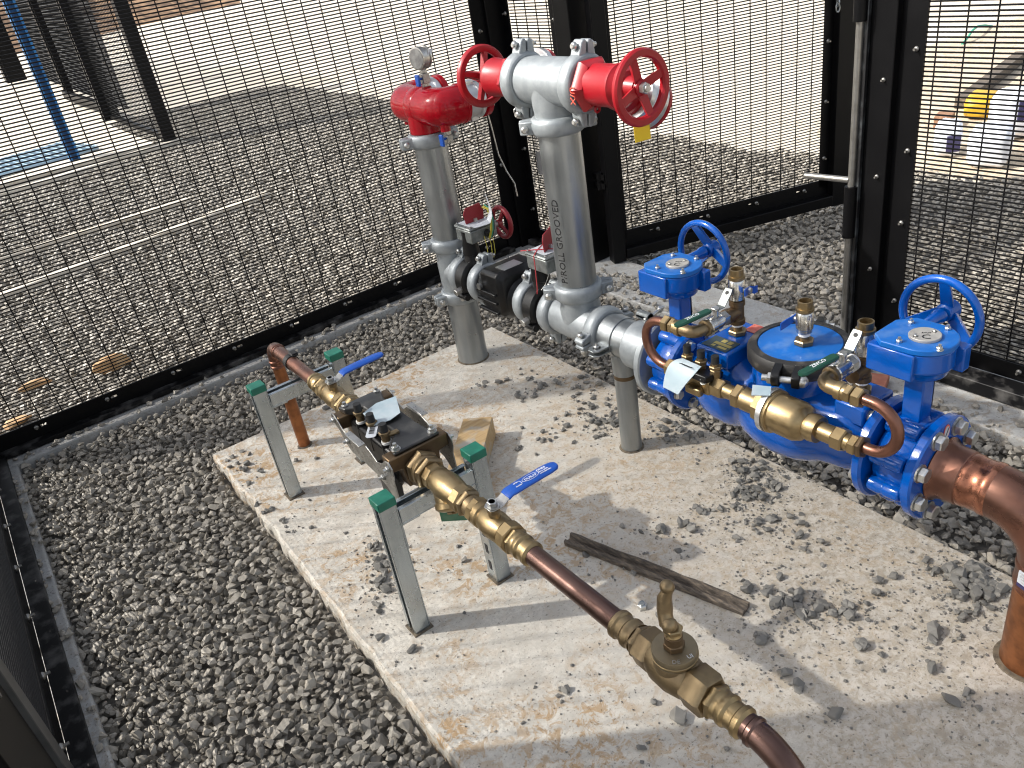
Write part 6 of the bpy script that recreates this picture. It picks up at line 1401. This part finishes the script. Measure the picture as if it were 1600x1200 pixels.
SMALL_STONES = [(0.737,-1.356,0.0112),(0.718,-1.303,0.0113),(0.032,-0.275,0.0141),(0.994,-1.566,0.0113),(0.198,-0.278,0.0142),(0.186,-0.917,0.0116),(0.806,-1.747,0.0103),(1.106,-1.367,0.0121),(1.025,-0.89,0.0133),(0.038,-0.469,0.0132),(1.03,-0.469,0.0147),(1.023,-1.464,0.0115),(0.193,-0.872,0.0115),(0.935,-1.571,0.0108),(1.058,-1.453,0.0113),(1.173,-1.16,0.0124),(1.15,-0.654,0.0139),(0.081,-1.273,0.0098),(1.12,-1.48,0.0114),(0.906,-1.387,0.011),(1.055,-0.75,0.0133),(0.977,-0.41,0.0143),(0.743,-0.797,0.0124),(1.139,-1.134,0.0123),(1.11,-1.476,0.0113),(0.048,-0.074,0.0142),(1.015,-0.868,0.0127),(0.001,-0.16,0.0138),(1.002,-0.854,0.0127),(1.02,-2.035,0.0099),(0.873,-1.861,0.0097),(0.82,-0.823,0.0123),(1.166,-1.393,0.0115),(1.025,-0.768,0.0129),(0.034,-0.472,0.0124),(0.997,-0.857,0.0125),(0.981,-0.573,0.0134),(1.082,-2.059,0.0099),(0.972,-0.945,0.0121),(0.941,-0.556,0.0133),(1.125,-0.793,0.0129),(0.054,-0.187,0.0134),(1.075,-1.467,0.0109),(0.858,-0.78,0.0123),(1.039,-1.625,0.0104),(1.125,-1.376,0.0112),(1.048,-0.797,0.0126),(0.839,-0.836,0.012),(0.158,-0.942,0.0105),(1.021,-0.846,0.0123),(0.011,-0.411,0.0123),(0.612,-1.423,0.0097),(1.021,-0.872,0.0122),(1.066,-1.604,0.0104),(1.082,-0.691,0.0129),(1.059,-0.915,0.0121),(1.073,-1.451,0.0107),(0.359,-1.043,0.0103),(1.105,-1.48,0.0107),(0.054,-0.182,0.0131),(0.265,-1.597,0.0085),(1.098,-2.038,0.0096),(0.179,-0.881,0.0105),(1.13,-1.188,0.0113),(1.007,-2.05,0.0092),(0.07,-0.161,0.0129),(0.939,-1.556,0.0098),(1.05,-1.414,0.0104),(0.089,-0.247,0.0125),(1.124,-1.488,0.0104),(1.181,-1.088,0.0115),(1.065,-0.77,0.0121),(0.915,-0.36,0.0131),(0.041,-0.562,0.0112),(0.744,-0.794,0.0113),(1.127,-1.465,0.0103),(0.85,-2.158,0.0084),(0.764,-1.969,0.0084),(1.103,-1.426,0.0103),(0.022,-0.466,0.0114),(1.11,-1.464,0.0102),(1.039,-1.456,0.01),(1.095,-1.131,0.0109),(0.958,-2.073,0.0087),(0.194,-0.888,0.01),(0.093,-0.652,0.0107),(0.968,-2.075,0.0087),(1.066,-2.052,0.009),(0.927,-1.431,0.0097),(1.042,-2.061,0.0089),(0.798,-1.752,0.0087),(0.026,-0.081,0.0126),(0.958,-0.399,0.0126),(1.057,-0.894,0.0113),(0.048,-0.129,0.0124),(1.08,-0.915,0.0112),(1.156,-1.13,0.0108),(0.966,-0.58,0.0119),(1.035,-1.421,0.0098),(1.091,-1.938,0.009),(1.13,-0.707,0.0118),(1.182,-1.082,0.0109),(1.102,-0.856,0.0113),(1.039,-1.639,0.0093),(0.998,-1.632,0.0092),(1.108,-0.738,0.0116),(1.101,-1.358,0.01),(0.087,-0.226,0.0118),(0.975,-0.941,0.0107),(1.096,-1.469,0.0097),(1.059,-0.777,0.0113),(1.014,-1.713,0.009),(1.095,-0.643,0.0117),(0.966,-0.862,0.0108),(0.185,-0.929,0.0094),(1.131,-1.424,0.0098),(1.171,-0.688,0.0117),(1.133,-1.415,0.0098),(0.02,-0.13,0.0119),(1.151,-1.069,0.0106),(0.922,-1.422,0.0092),(0.926,-0.578,0.0114),(0.878,-1.555,0.0088),(0.075,-0.162,0.0117),(0.899,-0.381,0.0119),(0.884,-0.902,0.0103),(0.256,-0.322,0.0111),(1.001,-0.552,0.0114),(1.034,-0.938,0.0104),(0.979,-1.475,0.009),(1.096,-1.093,0.0101),(1.089,-1.417,0.0093),(0.012,-0.471,0.0103),(0.013,-0.409,0.0105),(0.044,-0.169,0.0113),(0.93,-0.75,0.0105),(0.952,-0.514,0.0112),(1.096,-0.754,0.0108),(1.181,-0.62,0.0113),(1.048,-0.555,0.0112),(1.092,-1.448,0.0091),(0.906,-0.825,0.0101),(0.964,-1.7,0.0082),(1.052,-0.725,0.0105),(1.092,-1.51,0.0088),(1.012,-2.049,0.0078),(0.976,-0.586,0.0107),(0.084,-0.067,0.0112),(0.822,-0.803,0.0098),(1.057,-0.69,0.0105),(1.121,-1.036,0.0097),(0.953,-1.519,0.0083),(0.973,-0.897,0.0097),(1.128,-1.355,0.009),(1.103,-1.426,0.0088),(1.118,-1.384,0.0089),(0.822,-0.819,0.0096),(0.825,-0.707,0.0098),(0.818,-0.801,0.0095),(0.986,-0.907,0.0095),(0.964,-1.653,0.0079),(1.034,-0.508,0.0105),(1.096,-1.491,0.0083),(0.235,-1.259,0.0073),(0.862,-2.063,0.0069),(0.991,-1.459,0.008),(0.764,-0.864,0.0088),(0.097,-0.106,0.0101),(0.887,-0.36,0.0101),(0.965,-0.938,0.0088),(0.863,-0.839,0.0088),(1.081,-1.418,0.008),(1.036,-0.417,0.0101),(1.001,-0.911,0.0088),(0.938,-0.562,0.0095),(1.067,-1.247,0.0082),(0.854,-1.698,0.007),(1.122,-1.104,0.0085),(0.951,-1.544,0.0073),(0.031,-0.615,0.0082),(1.116,-1.472,0.0077),(1.061,-0.689,0.0091),(1.139,-1.163,0.0082),(0.968,-0.762,0.0087),(1.004,-0.786,0.0087),(1.048,-0.465,0.0095),(0.833,-0.819,0.0082),(0.756,-0.791,0.0081),(1.071,-0.92,0.0083),(0.814,-1.993,0.0061),(1.052,-0.864,0.0083),(0.691,-1.424,0.0065),(1.152,-1.396,0.0072),(1.077,-0.427,0.0089),(1.146,-1.437,0.007),(0.044,-0.628,0.0073),(0.037,-0.587,0.0073),(1.047,-0.471,0.0085),(1.198,-1.422,0.007),(1.007,-1.447,0.0066),(0.969,-1.471,0.0065),(1.109,-1.109,0.0073),(0.144,-0.52,0.0074),(0.835,-0.812,0.0074),(1.062,-0.383,0.0083),(0.88,-0.817,0.0068),(1.052,-1.258,0.0063),(0.888,-0.346,0.0075),(0.864,-0.806,0.0065),(0.889,-0.784,0.006),(1.152,-0.784,0.006),(1.076,-0.464,0.006),(0.721,-0.233,0.0054),(0.456,-0.085,0.0052)]

ROCKME = []
for i, (rv, rf) in enumerate([hull_rock(300 + j, 15 + j % 5, .62) for j in range(14)]):
    me = bpy.data.meshes.new('stone'); me.from_pydata([tuple(p) for p in rv], [], [tuple(int(a) for a in t) for t in rf]); me.materials.append(M['stone']); me.polygons.foreach_set('use_smooth', [False] * len(me.polygons)); me.update(); ROCKME.append(me)
r9 = random.Random(9)
MARKS = [(.12, -.42, 'around the foot of the far strut stand'), (.03, -.12, 'at its far left corner'), (.13, -1.10, 'in the pile left of the near strut stand'),
         (.20, -1.5, 'on the bare part under the copper pipe'), (.45, -1.95, 'on the bare part near the stop valve'), (.80, -.45, 'between the inlet riser and the support post'), (1.10, -.62, 'along its right edge beside the grey pipe'),
         (.99, -1.0, 'around the foot of the support post'), (1.06, -1.38, 'in the pile below the blue body'), (.72, -1.25, 'behind the far end of the timber lath'),
         (.80, -1.72, 'beyond the near end of the timber lath'), (1.10, -1.95, 'in the pile beside the big copper riser'), (.80, -2.05, 'in front of the big copper riser')]
for (x, y, s) in BIG_STONES:
    o = bpy.data.objects.new('loose_stone', ROCKME[r9.randrange(len(ROCKME))]); COL.objects.link(o)
    o.location = (x, y, s * .42); o.rotation_euler = (r9.gauss(0, .3), r9.gauss(0, .3), r9.uniform(0, 6.28)); o.scale = (s * 1.05, s, s * r9.uniform(.75, 1.05))
    near = min(MARKS, key=lambda q: math.hypot(q[0] - x, q[1] - y))[2]
    size = 'large' if s > .0165 else ('small' if s < .0115 else 'middling')
    tag(o, '%s loose grey stone on the slab %s' % (size, near), 'stone', '%s loose stones %s' % (size, near))
rg2 = np.random.default_rng(21)
sm = np.array(SMALL_STONES) if SMALL_STONES else np.zeros((0, 3))
# finer chippings and grit, densest round the piles
big = np.array(BIG_STONES)
ix = rg2.integers(0, len(big), 2600)
gp = big[ix][:, :2] + rg2.normal(0, .05, (2600, 2)); gs = np.clip(rg2.lognormal(math.log(.0030), .45, 2600), .0014, .0085)
up_ = rg2.uniform([0.02, -2.5], [1.19, -0.02], (900, 2)); us = np.clip(rg2.lognormal(math.log(.0022), .4, 900), .001, .005)
pp = np.concatenate([sm[:, :2], gp, up_]); ss = np.concatenate([sm[:, 2], gs, us])
k_ = (pp[:, 0] > .01) & (pp[:, 0] < 1.195) & (pp[:, 1] < -.005)
pp, ss = pp[k_], ss[k_]
tag(scatter('stone_chippings', np.column_stack([pp, ss * .35]), ss, 'stone', 22, .35), 'fine stone chippings and grit strewn over the concrete slab', 'chippings')
# stones that have strayed on to the concrete strips
ps = []
for i in range(70): ps.append((rg2.uniform(-.6, 1.6), rg2.choice([rg2.uniform(.565, .60), rg2.uniform(.585, .70)])))
for i in range(150): ps.append((1.712 + abs(rg2.normal(0, .05)), rg2.uniform(-2.2, .5)))
for i in range(90): ps.append((1.78 + abs(rg2.normal(0, .06)), -.15 + rg2.normal(0, .14)))
for i in range(110): ps.append((-.567 - abs(rg2.normal(0, .05)), rg2.uniform(-1.4, .5)))
ps = np.array(ps); s_ = rg2.uniform(.008, .018, len(ps))
tag(scatter('strip_stones', np.column_stack([ps, s_ * .4]), s_, 'gravel', 23, .4), 'gravel stones strayed on to the concrete strips along the fences', 'gravel')
bpy.context.view_layer.update()
